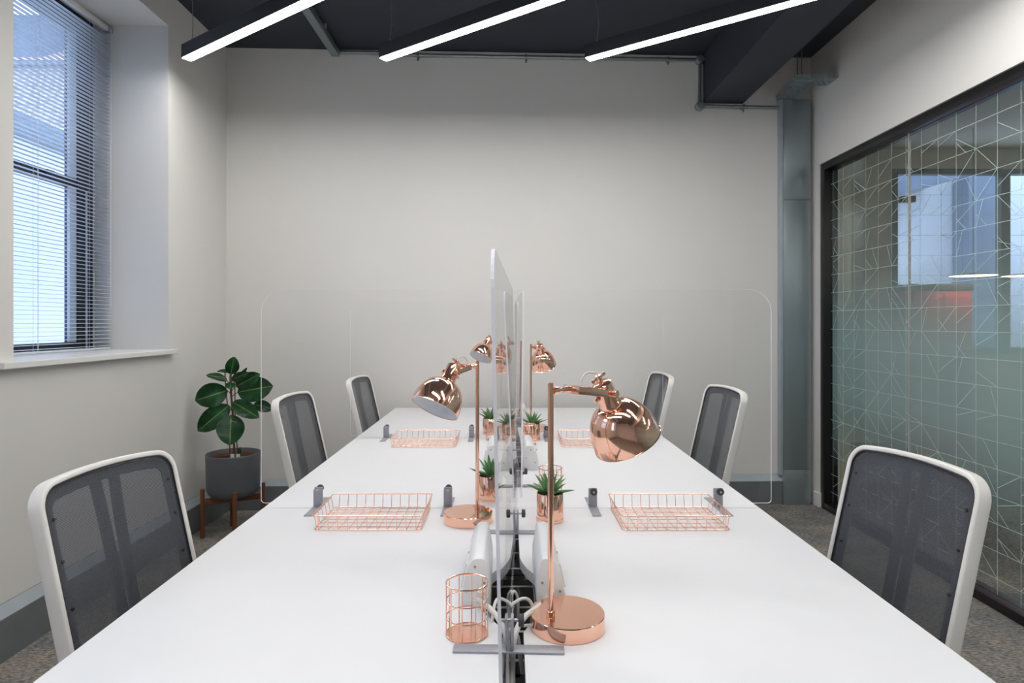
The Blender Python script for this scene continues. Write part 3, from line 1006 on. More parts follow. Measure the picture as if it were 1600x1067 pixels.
# positive lean moves the top to local -y => for a ~ +90 deg that is world +x
long_screen(-0.008, 0.865, 0.028, 2.025, R(-1.2), 'clear acrylic screen along the centre slot, nearest the camera', (1.154, 1.80))
long_screen(0.045, 2.10, 0.030, 3.235, R(0.5), 'clear acrylic screen along the centre slot, middle row', (2.31, 2.97))
long_screen(0.012, 3.33, 0.012, 4.42, 0, 'clear acrylic screen along the centre slot, farthest from the camera', (3.63, 4.25))

def cross_screen(xa, xb, y, label, clamps):
    t = thing('acrylic_desk_screen', label, 'desk screen', (xa, y, ZT), 0, 'clear acrylic desk screens')
    b = BM(); acrylic(b, xb - xa, 0.013, 0.715, (0.012, 0.012, 0.075, 0.075), 0.005); mk('panel', b, ['acrylic', 'acryedge'], t, False)
    for x, ks in clamps:
        clamp(t, (x - xa, 0), 0, (0, 1), ks)
cross_screen(-0.812, 0.865, 2.052, 'clear acrylic screen across the desks at the nearer seam', ((-0.625, 1), (-0.198, 1), (0.278, -1), (0.690, -1)))
cross_screen(-0.828, 0.812, 3.275, 'clear acrylic screen across the desks at the farther seam', ((-0.640, 1), (-0.192, 1), (0.20, -1), (0.66, -1)))

# ------------------------------------------------------------------ power modules
def power_module(side, y, label):
    t = thing('power_module', label, 'power socket unit', (0.011, y, ZT), 0, 'desk power modules')
    s = side
    prof = [(0.050, 0.0), (0.112, 0.0), (0.112, 0.022), (0.104, 0.060), (0.096, 0.086), (0.088, 0.097), (0.080, 0.101), (0.066, 0.101), (0.060, 0.097), (0.050, 0.04)]
    P = [(s * x, z) for x, z in prof]
    b = BM(); prism(b, P, 'y', 0.004, 0.25, 0.001); mk('body', b, 'desk', t, True, ang=50)
    b = BM(); prism(b, P, 'y', -0.001, 0.003, 0.0008); c = mk('end_cap', b, 'whitesteel', t)
    for (x, z) in ((0.082, 0.084), (0.062, 0.050), (0.100, 0.032)):
        b = BM(); cyl(b, (s * x, -0.001, z), (0, -1, 0), 0.0028, 0.0012, 12); mk('screw', b, 'clampgrey', c)
    for yy in (0.05, 0.13):
        b = BM()
        m = Matrix.Translation((s * 0.1085, yy + 0.03, 0.045)) @ Matrix.Rotation(s * R(12), 4, 'Y').inverted()
        prism(b, [(-0.032, -0.026), (0.032, -0.026), (0.032, 0.026), (-0.032, 0.026)], 'x', -0.002, 0.002)
        bmesh.ops.transform(b, matrix=m, verts=b.verts)
        mk('socket_plate', b, 'chairwhite', t)
for k, y in enumerate((1.335, 2.56, 3.72)):
    for s in (-1, 1):
        power_module(s, y, 'white wedge power module %s, %s the slot' % (('nearest the camera', 'on the middle desks', 'on the far desks')[k], 'left of' if s < 0 else 'right of'))

# ------------------------------------------------------------------ cables in the slot
def cable(pts, r, mat, label, n=8):
    pts = catmull(pts, n)
    c = pts[0].copy()
    b = BM(); tube(b, [p - c for p in pts], r, 8)
    o = mk('power_cable', b, mat); o.location = c
    tag(o, label, 'cable', 'cables in the desk slot')
cable([(0.085, 1.34, 0.745), (0.060, 1.27, 0.757), (0.030, 1.22, 0.758), (0.012, 1.19, 0.735), (0.008, 1.16, 0.68), (0.01, 1.10, 0.60)], 0.0055, 'cablewhite', 'thick white cable curving from the right power module down into the slot')
cable([(-0.065, 1.33, 0.745), (-0.040, 1.27, 0.757), (-0.018, 1.22, 0.755), (-0.008, 1.19, 0.735), (-0.002, 1.15, 0.68), (0.0, 1.09, 0.60)], 0.0055, 'cablewhite', 'thick white cable curving from the left power module into the slot')
cable([(0.065, 1.30, 0.71), (0.045, 1.31, 0.752), (0.02, 1.30, 0.757), (0.000, 1.29, 0.735), (-0.01, 1.27, 0.66)], 0.0035, 'cablewhite', 'thin white cable arching across the slot by the near clamp')
cable([(0.020, 1.40, 0.62), (0.022, 1.37, 0.72), (0.012, 1.36, 0.75), (0.004, 1.35, 0.715), (0.010, 1.33, 0.64)], 0.003, 'cablewhite', 'thin white cable looping up between the near power modules')
cable([(-0.022, 1.43, 0.62), (-0.02, 1.36, 0.73), (-0.030, 1.29, 0.745), (-0.034, 1.24, 0.70), (-0.03, 1.2, 0.6)], 0.0035, 'cablewhite', 'white cable folded upright beside the nearest screen')
cable([(0.028, 1.24, 0.64), (0.018, 1.235, 0.715), (0.003, 1.232, 0.728), (-0.012, 1.235, 0.700), (-0.02, 1.24, 0.62)], 0.0045, 'cablewhite', 'short white cable hump behind the near clamp')
cable([(0.012, 1.65, 0.60), (0.020, 1.58, 0.66), (0.028, 1.50, 0.68), (0.015, 1.42, 0.66), (0.02, 1.3, 0.60)], 0.006, 'cableblack', 'black cable snaking low in the slot between the near modules')
cable([(0.03, 1.02, 0.58), (0.010, 1.07, 0.63), (0.004, 1.12, 0.65), (0.02, 1.18, 0.62)], 0.006, 'cableblack', 'black cable low in the slot nearest the camera')
cable([(0.010, 2.30, 0.60), (0.008, 2.24, 0.70), (0.016, 2.18, 0.70), (0.020, 2.05, 0.62), (0.012, 1.9, 0.58)], 0.005, 'cablewhite', 'white cable in the slot beyond the nearer seam')
cable([(0.022, 2.5, 0.58), (0.005, 2.36, 0.66), (0.014, 2.2, 0.64), (0.006, 2.08, 0.66), (0.022, 1.95, 0.6)], 0.005, 'cableblack', 'black cable in the slot beyond the nearer seam')

# ------------------------------------------------------------------ copper lamps
def desk_lamp(px, py, rz, tilt, label, reach=0.175, zc=0.397):
    t = thing('copper_desk_lamp', label, 'desk lamp', (px, py, ZT), rz, 'copper desk lamps')
    b = BM(); lathe(b, [(0, 0.0), (0.072, 0.0), (0.0745, 0.0015), (0.0745, 0.0285), (0.0735, 0.0300), (0, 0.0300)], 64, Matrix.Translation((0.040, 0, 0)))
    mk('base', b, 'copper', t, ang=30)
    b = BM(); cyl(b, (0, 0, 0.03), (0, 0, 1), 0.0058, 0.458, 20, 0.0008); mk('pole', b, 'copper', t)
    b = BM(); cyl(b, (0, 0, 0.030), (0, 0, 1), 0.0085, 0.012, 20, 0.001); mk('collar', b, 'copper', t)
    ax = Vector((math.sin(tilt), 0, -math.cos(tilt)))
    c = Vector((reach, 0, zc))
    neck = c - ax * 0.043
    za = 0.472
    # arm
    b = BM(); tube(b, [(0.0, 0, za), (0.05, 0, za)], 0.0045, 14); cyl(b, (0.006, 0, za), (1, 0, 0), 0.008, 0.012, 16, 0.001); cyl(b, (0.028, 0, za), (1, 0, 0), 0.0065, 0.03, 16, 0.001)
    mk('arm', b, 'copper', t)
    sock = neck - ax * 0.028
    d = Vector((sock.x + 0.012, 0, sock.z)) - Vector((0.052, 0, za))
    tiltb = math.atan2(-d.z, d.x)
    Lb = d.length
    e = BM()
    m = Matrix.Translation((0.052, 0, za)) @ Matrix.Rotation(tiltb, 4, 'Y')
    for s in (-1, 1):
        box(e, 0.0, Lb, s * 0.0245 - 0.0012, s * 0.0245 + 0.0012, -0.008, 0.008, 0.0008)
    box(e, -0.002, 0.002, -0.0255, 0.0255, -0.008, 0.008, 0.0008)
    bmesh.ops.transform(e, matrix=m, verts=e.verts)
    mk('bracket', e, 'copper', t)
    piv = Vector((0.052, 0, za)) + d.normalized() * (Lb - 0.012)
    for s in (-1, 1):
        b = BM(); cyl(b, piv + Vector((0, s * 0.0257, 0)), (0, s, 0), 0.0075, 0.009, 14, 0.001); mk('wing_nut', b, 'copper', t)
    # socket
    b = BM(); lathe(b, [(0, 0.056), (0.016, 0.056), (0.0215, 0.052), (0.0215, 0.008), (0.024, 0.004), (0.024, -0.002), (0.021, -0.004)], 32, axis_mat(neck, -ax)); mk('socket', b, 'copper', t)
    b = BM()
    top = neck - ax * 0.055
    cyl(b, top, -ax, 0.006, 0.018, 12, 0.001)
    side = Vector((ax.z, 0, -ax.x))
    cyl(b, top - ax * 0.012 - side * 0.018, side, 0.0035, 0.036, 10)
    mk('switch', b, 'copper', t)
    b = BM(); cyl(b, neck - ax * 0.03 - side * -0.0215, side * -1 * -1, 0.005, 0.012, 12, 0.001); mk('knob', b, 'copper', t)
    # shade
    prof = []
    Rr, D = 0.0735, 0.088
    for i in range(15):
        th = i / 14
        a = th * PI / 2
        r = 0.020 + (Rr - 0.020) * math.sin(a) ** 0.92
        z = D * (1 - math.cos(a)) ** 0.96
        prof.append((r, z))
    outer = prof + [(Rr + 0.0012, D + 0.0006), (Rr + 0.0012, D + 0.002), (Rr - 0.0012, D + 0.002)]
    m = axis_mat(neck, ax)
    b = BM(); lathe(b, outer, 64, m); sh = mk('lamp_shade', b, 'copper', t, ang=60)
    b = BM(); lathe(b, [(r - 0.0018, z + 0.0008) for r, z in prof], 48, m); mk('shade_lining', b, 'lining', sh, ang=60)
    b = BM(); lathe(b, [(0.011, 0.0), (0.013, 0.012), (0.022, 0.035), (0.0235, 0.046), (0.018, 0.058), (0.008, 0.0645), (0, 0.066)], 24, m); mk('bulb', b, 'lining', t, ang=60)
    # white flex loop
    pts = catmull([(top.x - 0.044, 0.004, za + 0.004), (top.x - 0.046, 0.006, za + 0.018), (top.x - 0.032, 0.006, za + 0.031), (top.x - 0.012, 0.003, za + 0.030), top - ax * 0.016], 6)
    b = BM(); tube(b, pts, 0.0022, 8); mk('flex', b, 'cablewhite', t)
desk_lamp(0.0835, 1.224, R(31), R(30), 'large copper desk lamp nearest the camera, right of the centre screen')
desk_lamp(-0.0955, 1.935, R(180 + 48), R(34), 'copper desk lamp left of the centre screen, beside the near left wire tray', 0.150)
desk_lamp(0.126, 3.47, R(66), R(32), 'farther copper desk lamp right of the slot, behind the far succulent')
desk_lamp(-0.045, 4.10, R(180 + 50), R(34), 'farthest copper desk lamp, half hidden behind the screen edge', 0.175, 0.425)
# lamp flex on the desk beside the big lamp
b = BM(); tube(b, catmull([(-0.022, 0, 0.006), (-0.008, -0.006, 0.010), (0.006, -0.016, 0.010), (0.016, -0.020, 0.010)], 6), 0.003, 8)
o = mk('flex_stub', b, 'cablewhite'); o.location = (0.052, 1.235, ZT); tag(o, 'short white flex stub between the slot and the big copper lamp base', 'cable')

# ------------------------------------------------------------------ wire trays
def make_tray(label):
    t = thing('wire_letter_tray', label, 'wire tray', group='copper wire letter trays')
    W, D, H, fl = 0.312, 0.224, 0.045, 0.006
    rw = 0.00125
    def rim(w, d, z, r, name, rad=0.012):
        b = BM()
        pts = rrect(-w / 2, w / 2, -d / 2, d / 2, rad, 5)
        tube(b, [(x, y, z) for x, y in pts], r, 8, closed=True)
        mk(name, b, 'copperwire', t)
    rim(W + 2 * fl, D + 2 * fl, H, 0.0019, 'top_rim')
    rim(W, D, 0.003, 0.0014, 'bottom_rim')
    b = BM(); tube(b, [(0, -D / 2 - fl, H), (0, -D / 2, 0.006), (0, -D / 2 + 0.004, 0.0022), (0, D / 2 - 0.004, 0.0022), (0, D / 2, 0.006), (0, D / 2 + fl, H)], rw, 6)
    wy = mk('cross_wire', b, 'copperwire', t)
    n = 11
    for i in range(n):
        x = -W / 2 + 0.014 + (W - 0.028) * i / (n - 1)
        (wy if i == 0 else inst(wy, t)).location = (x, 0, 0)
    b = BM(); tube(b, [(-W / 2 - fl, 0, H), (-W / 2, 0, 0.008), (-W / 2 + 0.004, 0, 0.0045), (W / 2 - 0.004, 0, 0.0045), (W / 2, 0, 0.008), (W / 2 + fl, 0, H)], rw, 6)
    wx = mk('long_wire', b, 'copperwire', t)
    n = 6
    for i in range(n):
        y = -D / 2 + 0.022 + (D - 0.044) * i / (n - 1)
        (wx if i == 0 else inst(wx, t)).location = (0, y, 0)
    return t
t0 = make_tray('copper wire letter tray on the near left desk')
t0.location = (-0.410, 1.928, ZT)
copy_tree(t0, (0.490, 1.926, ZT), 0, 'copper wire letter tray on the near right desk')
copy_tree(t0, (-0.412, 3.135, ZT), 0, 'copper wire letter tray on the middle left desk')
copy_tree(t0, (0.418, 3.135, ZT), 0, 'copper wire letter tray on the middle right desk, behind the big lamp shade')

# ------------------------------------------------------------------ wire pencil cups
def make_cup(label):
    t = thing('wire_pencil_cup', label, 'pencil cup', group='copper wire pencil cups')
    r, H = 0.0405, 0.099
    for z, rr in ((0.001, 0.0013), (0.034, 0.0012), (0.066, 0.0012), (H, 0.0019)):
        b = BM(); tube(b, [(r * math.cos(2 * PI * k / 40), r * math.sin(2 * PI * k / 40), z + 0.001) for k in range(40)], rr, 8, closed=True); mk('ring', b, 'copperwire', t)
    b = BM(); lathe(b, [(0, 0.0), (r - 0.001, 0.0), (r - 0.001, 0.0018), (0, 0.0018)], 40); mk('base_disc', b, 'copperwire', t)
    b = BM(); tube(b, [(r, 0, 0.001), (r, 0, H)], 0.00125, 6); wv = mk('upright_wire', b, 'copperwire', t)
    for k in range(10):
        (wv if k == 0 else inst(wv, t)).rotation_euler = (0, 0, 2 * PI * (k + 0.25) / 10)
    return t
c0 = make_cup('empty copper wire pencil cup nearest the camera, left of the screen')
c0.location = (-0.0802, 1.216, ZT)
copy_tree(c0, (0.147, 2.176, ZT), R(10), 'copper wire pencil cup behind the near right succulent')
copy_tree(c0, (-0.071, 3.222, ZT), R(20), 'copper wire pencil cup before the far left succulent')
copy_tree(c0, (0.098, 3.10, ZT), R(5), 'copper wire pencil cup beside the far right succulent')

# ------------------------------------------------------------------ succulents
def leaf_blade(bm, base, dirv, length, width, droop, uvl, thick=0.25, n=8, cup=0.25):
    """pointed fleshy leaf"""
    d = Vector(dirv).normalized()
    side = d.cross(Vector((0, 0, 1)))
    if side.length < 1e-3: side = Vector((1, 0, 0))
    side.normalize()
    up = side.cross(d).normalized()
    p = Vector(base); cur = d.copy()
    rings = []
    for i in range(n + 1):
        t = i / n
        w = width * (0.62 + 0.38 * math.sin(min(t / 0.4, 1) * PI / 2)) * (1 - t ** 2.0) ** 0.9 + 0.0002
        nup = side.cross(cur).normalized()
        rings.append([bm.verts.new(p - side * w / 2 + nup * w * cup), bm.verts.new(p), bm.verts.new(p + side * w / 2 + nup * w * cup), bm.verts.new(p - nup * w * thick)])
        cur = (cur - Vector((0, 0, 1)) * droop / n).normalized()
        p = p + cur * length / n
    for i in range(n):
        A, B = rings[i], rings[i + 1]
        for (a, c, u0, u1) in ((0, 1, 0, .5), (1, 2, .5, 1), (2, 3, 1, .5), (3, 0, .5, 0)):
            f = bm.faces.new((A[a], A[c], B[c], B[a]))
            vs = ((u0, i / n), (u1, i / n), (u1, (i + 1) / n), (u0, (i + 1) / n))
            for l, uvv in zip(f.loops, vs): l[uvl].uv = uvv

def succulent(px, py, seed, label, rz=0.0, scale=1.0):
    t = thing('potted_succulent', label, 'potted plant', (px, py, ZT), rz, 'succulents in copper pots')
    r, H = 0.0405, 0.086
    b = BM(); lathe(b, [(0, 0.001), (0.037, 0.0), (0.040, 0.003), (r, 0.012), (r, H - 0.001), (r - 0.001, H), (r - 0.0025, H - 0.001), (r - 0.003, H - 0.010)], 48); mk('pot', b, 'copper', t, ang=50)
    b = BM(); lathe(b, [(0.0385, 0.0), (0.0412, 0.002), (0.0414, 0.0095), (0.0407, 0.0102)], 48); mk('pot_foot', b, 'copperwire', t)
    b = BM(); lathe(b, [(0, H - 0.005), (0.02, H - 0.006), (r - 0.0028, H - 0.008)], 24); mk('soil', b, 'soil', t)
    rd = random.Random(seed)
    n = 15
    for i in range(n):
        a = i * 2.39996 + rd.uniform(-.2, .2)
        lvl = i / n
        el = R(18 + 62 * lvl ** 0.9 + rd.uniform(-7, 7))
        L = (0.076 - 0.006 * lvl + rd.uniform(-0.010, 0.008)) * scale
        d = (math.cos(a) * math.cos(el), math.sin(a) * math.cos(el), math.sin(el))
        b = BM(); uvl = b.loops.layers.uv.new('UVMap')
        leaf_blade(b, (math.cos(a) * 0.006, math.sin(a) * 0.006, H - 0.006), d, L, rd.uniform(0.016, 0.021), rd.uniform(0.0, 0.35) if lvl < .6 else rd.uniform(-.1, .15), uvl)
        mk('leaf', b, 'agave', t, ang=80)
succulent(0.128, 1.912, 3, 'succulent in a copper pot right of the screen, behind the big lamp pole')
succulent(-0.060, 2.130, 5, 'succulent in a copper pot left of the screen, behind the left lamp pole')
succulent(-0.098, 3.400, 8, 'far left succulent in a copper pot beyond the farther seam')
succulent(0.124, 3.222, 12, 'far right succulent in a copper pot in front of the farther right lamp')

# ------------------------------------------------------------------ chairs
def sweep_rect(bm, pts, sides, norms, w, d):
    """rounded-rect section: 'sides' = in-plane outward dir, 'norms' = plane normal"""
    sec = []
    for (cx, cy) in rrect(-w / 2, w / 2, -d / 2, d / 2, min(w, d) * 0.36, 3): sec.append((cx, cy))
    rings = []
    for p, s, n in zip(pts, sides, norms):
        rings.append([bm.verts.new(p + s * a + n * c) for a, c in sec])
    k = len(sec)
    for A, B in zip(rings, rings[1:]):
        for i in range(k): bm.faces.new((A[i], A[(i + 1) % k], B[(i + 1) % k], B[i]))
    bm.faces.new(rings[0][::-1]); bm.faces.new(rings[-1])
    bmesh.ops.recalc_face_normals(bm, faces=bm.faces)

HWB = 0.212         # half width of the back
def back_surf(u, v):
    """u across, v height above floor (0.5..1.0) -> point on the back surface, local; forward = +y"""
    t = (v - 0.50) / 0.50
    y = -0.198 - 0.120 * t
    y += -0.012 * (1 - (u / HWB) ** 2)
    return Vector((u, y, v))
def back_norm(u, v):
    e = 0.002
    a = back_surf(u + e, v) - back_surf(u - e, v)
    c = back_surf(u, v + e) - back_surf(u, v - e)
    n = a.cross(c).normalized()
    return -n if n.y < 0 else n           # towards the sitter (+y)

ARCH = 0.014
def corner(inset):
    hw = HWB - inset
    rc = 0.058 - inset * 0.8
    T = lambda u: 1.0 - inset - ARCH * (u / hw) ** 2
    phi = 2 * ARCH * (hw - rc) / hw ** 2
    ue = (hw - rc) + rc * math.sin(phi)
    zc_ = T(ue) - rc * math.cos(phi)
    return hw, rc, T, phi, ue, zc_

def outline(inset, n=12, vbot=0.47):
    hw, rc, T, phi, ue, zc_ = corner(inset)
    pts = [(-hw, vbot + (zc_ - vbot) * i / n) for i in range(n + 1)]
    pts += arc(-hw + rc, zc_, rc, 180, 90 + math.degrees(phi), 8)[1:]
    top_ = [(-ue + 2 * ue * i / 16, T(-ue + 2 * ue * i / 16)) for i in range(1, 16)]
    return pts + top_ + [(-x, z) for x, z in pts][::-1]

def chair_parts(t):
    # white outer frame
    for name, inset, w, d, mat, off in (('back_frame', 0.007, 0.0135, 0.034, 'chairwhite', -0.010), ('mesh_gasket', 0.0155, 0.0035, 0.012, 'darkplastic', -0.002), ('mesh_border', 0.031, 0.026, 0.004, 'chairgrey', -0.008)):
        ol = outline(inset)
        pts = [back_surf(u, v) for u, v in ol]
        norms = [back_norm(u, v) for u, v in ol]
        sides = []
        for i in range(len(pts)):
            tg = (pts[min(i + 1, len(pts) - 1)] - pts[max(i - 1, 0)]).normalized()
            sides.append(norms[i].cross(tg).normalized())
        pts = [p + n * off for p, n in zip(pts, norms)]
        b = BM(); sweep_rect(b, pts, sides, norms, w, d); mk(name, b, mat, t, ang=50)
    # mesh panel
    b = BM()
    hw, rc, T, phi, ue, zc_ = corner(0.0165)
    cols = []
    for j in range(29):
        u = -hw * math.cos(PI * j / 28)
        au = abs(u)
        vt = T(u) if au <= ue else zc_ + math.sqrt(max(0, rc * rc - (au - hw + rc) ** 2))
        cols.append([b.verts.new(back_surf(u, 0.50 + (vt - 0.50) * i / 12)) for i in range(13)])
    for A, B in zip(cols, cols[1:]):
        for i in range(12): b.faces.new((A[i], B[i], B[i + 1], A[i + 1]))
    mk('mesh_back', b, 'mesh', t)
    # studs
    b = BM(); n = back_norm(0.18, 0.8); cyl(b, (0, 0, 0), (0, 1, 0), 0.004, 0.003, 12, 0.0006); st_ = mk('stud', b, 'darkplastic', t)
    first = True
    for s in (-1, 1):
        for v in (0.62, 0.72, 0.82, 0.91):
            p = back_surf(s * (HWB - 0.034), v) + back_norm(s * 0.17, v) * 0.0
            (st_ if first else inst(st_, t)).location = p
            first = False
    # rear spine of two splayed ribs, with a lumbar bar
    for s in (-1, 1):
        pts, sides, norms = [], [], []
        for i in range(9):
            v = 0.45 + (0.965 - 0.45) * i / 8
            u = s * (0.0195 + 0.010 * (i / 8) ** 4)
            p = back_surf(u, v); nn = back_norm(u, v)
            pts.append(p - nn * (0.028 - 0.012 * i / 8)); sides.append(Vector((1, 0, 0))); norms.append(nn)
        b = BM(); sweep_rect(b, pts, sides, norms, 0.030, 0.012); mk('spine_rib', b, 'chairgrey', t)
    pts, sides, norms = [], [], []
    for i in range(11):
        u = -0.19 + 0.38 * i / 10
        p = back_surf(u, 0.50); nn = back_norm(u, 0.50)
        pts.append(p - nn * 0.012); sides.append(Vector((0, 0, 1))); norms.append(nn)
    b = BM(); sweep_rect(b, pts, sides, norms, 0.05, 0.02); mk('lower_bar', b, 'chairwhite', t)
    b = BM()
    tube(b, catmull([(0, -0.06, 0.40), (0, -0.20, 0.39), (0, -0.275, 0.43), (0, -0.262, 0.50)], 6), 0.020, 12); mk('back_bracket', b, 'chairwhite', t)
    # seat
    b = BM(); prism(b, rrect(-0.235, 0.235, -0.215, 0.235, (0.07, 0.07, 0.09, 0.09), 7), 'z', 0.425, 0.478, 0.014); mk('seat', b, 'seatfabric', t, ang=60)
    b = BM(); prism(b, rrect(-0.215, 0.215, -0.20, 0.215, 0.07, 6), 'z', 0.405, 0.424, 0.004); mk('seat_pan', b, 'darkplastic', t)
    b = BM(); box(b, -0.07, 0.07, -0.10, 0.09, 0.355, 0.404, 0.01); mk('mechanism', b, 'darkplastic', t)
    b = BM(); lathe(b, [(0.014, 0.354), (0.014, 0.24), (0.026, 0.235), (0.028, 0.10), (0.04, 0.09), (0.04, 0.06), (0, 0.06)], 24); mk('gas_column', b, 'darkplastic', t)
    for k in range(5):
        a = 2 * PI * k / 5 + PI / 2
        ca, sa = math.cos(a), math.sin(a)
        b = BM(); tube(b, [(ca * 0.03, sa * 0.03, 0.088), (ca * 0.16, sa * 0.16, 0.080), (ca * 0.29, sa * 0.29, 0.064)], [0.021, 0.018, 0.013], 10); lg = mk('star_leg', b, 'chairwhite', t)
        b = BM()
        cyl(b, (ca * 0.285 - sa * 0.014, sa * 0.285 + ca * 0.014, 0.0265), (-sa, ca, 0), 0.026, 0.014, 18, 0.002)
        cyl(b, (ca * 0.285 + sa * 0.014, sa * 0.285 - ca * 0.014, 0.0265), (sa, -ca, 0), 0.026, 0.014, 18, 0.002)
        cyl(b, (ca * 0.285 - sa * 0.014, sa * 0.285 + ca * 0.014, 0.0265), (sa, -ca, 0), 0.006, 0.028, 8)
        tube(b, [(ca * 0.285, sa * 0.285, 0.0265), (ca * 0.285, sa * 0.285, 0.066)], 0.006, 8)
        mk('castor', b, 'darkplastic', lg)

ch0 = thing('mesh_office_chair', 'x', 'chair', group='white framed mesh chairs')
chair_parts(ch0)
def place_chair(first, bx, by, rz, zs, label):
    """bx,by = centre of the top of the back"""
    off = Vector((0, -0.33 * 1.0, 0)); off.rotate(Matrix.Rotation(rz, 3, 'Z'))
    loc = (bx - off.x, by - off.y, 0)
    if first:
        ch0.location = loc; ch0.rotation_euler = (0, 0, rz); ch0['label'] = label; c = ch0
    else:
        c = copy_tree(ch0, loc, rz, label)
    if zs:
        for p in c.children:
            if p.name.split('.')[0] not in ('star_leg', 'gas_column'): p.location.z += zs
    return c
place_chair(True, -0.985, 1.530, R(-90 - 9), 0, 'white framed grey mesh chair at the near left desk')
place_chair(False, -1.040, 2.990, R(-90 - 4), 0, 'white framed grey mesh chair at the middle left desk, by the rubber plant')
place_chair(False, -0.955, 3.950, R(-90 - 4), 0, 'white framed grey mesh chair at the far left desk')
place_chair(False, 1.045, 1.600, R(90 + 9), 0, 'white framed grey mesh chair at the near right desk')
place_chair(False, 1.098, 3.130, R(90 + 6), 0.02, 'white framed grey mesh chair at the middle right desk')
place_chair(False, 0.985, 3.980, R(90 + 4), 0.02, 'white framed grey mesh chair at the far right desk, behind the copper shade')

# ------------------------------------------------------------------ plant stand and rubber plant
PX, PY = -1.737, 3.945
psd = thing('plant_stand', 'four-legged dark wood plant stand in the left back corner', 'plant stand', (PX, PY, 0), R(26 - 90))
legR = 0.176
for k in range(4):
    a = k * PI / 2
    b = BM(); tube(b, [(math.cos(a) * legR, math.sin(a) * legR, 0.0), (math.cos(a) * legR, math.sin(a) * legR, 0.305)], 0.0125, 14); mk('leg', b, 'wood', psd)
for k in range(2):
    b = BM(); (box(b, -legR + 0.0125, legR - 0.0125, -0.0125, 0.0125, 0.205, 0.243, 0.002) if k == 0 else box(b, -0.0125, 0.0125, -legR + 0.0125, legR - 0.0125, 0.205, 0.2425, 0.002)); mk('cross_bar', b, 'wood', psd)
pl = thing('potted_rubber_plant', 'rubber plant with broad glossy leaves in a charcoal pot on the wood stand', 'potted plant', (PX, PY, 0.244))
b = BM(); lathe(b, [(0, 0.0), (0.10, 0.0), (0.128, 0.008), (0.148, 0.028), (0.156, 0.058), (0.162, 0.262), (0.1625, 0.268), (0.160, 0.271), (0.156, 0.268), (0.153, 0.225), (0.14, 0.20)], 56); mk('pot', b, 'potgrey', pl, ang=50)
b = BM(); lathe(b, [(0.124, 0.19), (0.128, 0.248), (0.125, 0.251), (0.121, 0.248), (0.119, 0.225)], 40); mk('inner_pot', b, 'terracotta', pl, ang=50)
b = BM(); lathe(b, [(0, 0.238), (0.06, 0.236), (0.1195, 0.230)], 30); mk('soil', b, 'soil', pl)
def pix(x, y, Y):
    return Vector(((x - 794) / 975 * Y, Y, 1.336 - (y - 504) / 975 * Y)) - Vector((PX, PY, 0.244))
for (pts, r) in (([(366, 716), (365.5, 690), (364, 650), (361.5, 620), (360, 594), (360.5, 584)], 0.0065),
                 ([(360, 716), (358.5, 690), (356, 640), (353, 610), (351.5, 582)], 0.0035),
                 ([(372, 716), (370, 690), (367.5, 650), (367, 610), (366.5, 580)], 0.0035)):
    b = BM(); P = catmull([pix(x, y, PY + (0.02 if r < .005 else 0)) for x, y in pts], 4); tube(b, P, r, 10); mk('stem', b, 'stem', pl)
for (x, y) in ((363, 712), (372, 711)):
    p = pix(x, y, PY - 0.06); b = BM(); box(b, p.x - 0.012, p.x + 0.012, p.y - 0.001, p.y + 0.001, 0.236, 0.275, 0.0005); mk('plant_label', b, 'ceramic', pl)

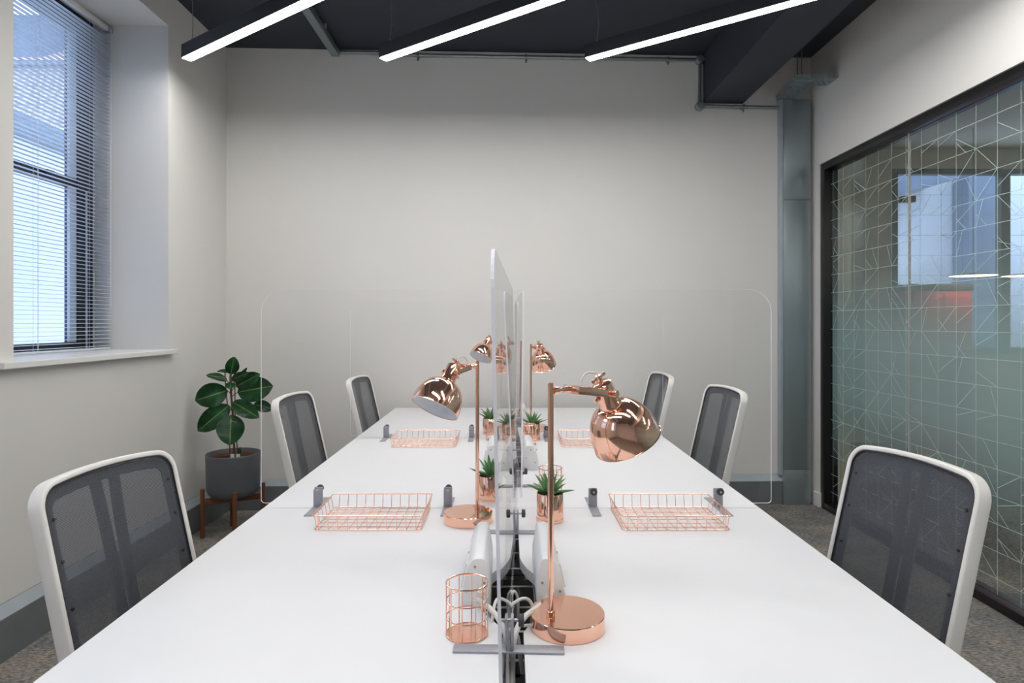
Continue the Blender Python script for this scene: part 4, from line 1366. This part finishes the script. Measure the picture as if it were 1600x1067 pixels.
def big_leaf(base, tip, wpx, yb, yt, roll=0.0, cup=0.12, sag=0.10, stemto=None):
    """base, tip in picture measure at depths yb, yt; real-size leaf with midrib fold"""
    P, Q = pix(*base, yb), pix(*tip, yt)
    W = wpx * 1.08 / 975 * (yb + yt) / 2
    d = Q - P; L = d.length; d.normalize()
    view = Vector((-(PX + P.x), -(PY + P.y), 0.85)).normalized()
    side = d.cross(view).normalized()
    nrm = side.cross(d).normalized()
    rot = Matrix.Rotation(roll, 3, d)
    side = rot @ side; nrm = rot @ nrm
    b = BM(); uvl = b.loops.layers.uv.new('UVMap')
    nL, nW = 16, 8
    rows_ = []
    for i in range(nL + 1):
        t = i / nL
        w = W * (math.sin(PI * t ** 0.92)) ** 0.60 if 0 < t < 1 else 0.0005
        if t > 0.93: w = min(w, W * 0.34 * (1 - t) / 0.07 + 0.001)
        c = P + d * L * t - Vector((0, 0, 1)) * sag * L * (t * t - t * 0.2) + nrm * 0.06 * L * math.sin(PI * t)
        row = []
        for j in range(nW + 1):
            s = 2 * j / nW - 1
            row.append(b.verts.new(c + side * s * w / 2 + nrm * (abs(s) ** 1.4 * cup * w + 0.022 * w * math.sin(8 * t + 3 * s))))
        rows_.append(row)
    for i in range(nL):
        for j in range(nW):
            f = b.faces.new((rows_[i][j], rows_[i][j + 1], rows_[i + 1][j + 1], rows_[i + 1][j]))
            for l, uvv in zip(f.loops, ((j / nW, i / nL), ((j + 1) / nW, i / nL), ((j + 1) / nW, (i + 1) / nL), (j / nW, (i + 1) / nL))): l[uvl].uv = uvv
    bmesh.ops.solidify(b, geom=b.faces[:], thickness=0.0009)
    lf = mk('leaf', b, 'rubber', pl, ang=80)
    # petiole
    S = pix(361.5, base[1] + 8, PY)
    b = BM(); tube(b, catmull([S, (S + P) / 2 + Vector((0, 0, 0.004)), P + d * 0.006], 4), 0.0024, 6); mk('petiole', b, 'stem', lf)
Y0 = PY
big_leaf((396, 632), (426, 637), 17, Y0 + 0.08, Y0 + 0.12)
big_leaf((371, 613), (427, 603), 37, Y0 + 0.02, Y0 + 0.05, sag=0.0)
big_leaf((369, 604), (406.5, 584), 23, Y0 - 0.02, Y0 - 0.04, sag=0.0)
big_leaf((371, 587), (386, 574), 7, Y0 + 0.03, Y0 + 0.03, R(50), sag=0.0)
big_leaf((362, 594), (389, 582), 13, Y0 - 0.03, Y0 - 0.08, sag=0.0)
big_leaf((360.7, 585), (366, 557), 19, Y0, Y0 - 0.02, sag=0.0)
big_leaf((361, 582), (338.5, 580.5), 8, Y0, Y0 + 0.02, R(40), sag=0.0)
big_leaf((355.5, 595), (322, 586), 13, Y0 - 0.02, Y0 - 0.05, R(30), sag=0.0)
big_leaf((360, 608), (360, 597), 14, Y0 - 0.05, Y0 - 0.02, sag=0.0)
big_leaf((356, 610), (304.5, 626), 35, Y0 - 0.02, Y0 - 0.08, sag=0.0)
big_leaf((358.5, 633), (309, 673), 31, Y0 - 0.03, Y0 - 0.10, sag=0.02)
big_leaf((363.7, 628), (405, 653), 24, Y0 - 0.04, Y0 - 0.10, sag=0.0)
big_leaf((361, 648), (359, 696), 38, Y0 - 0.07, Y0 - 0.14, sag=0.0, cup=0.10)
big_leaf((374, 712), (375, 698), 4, Y0 - 0.03, Y0 - 0.04, sag=0.0)
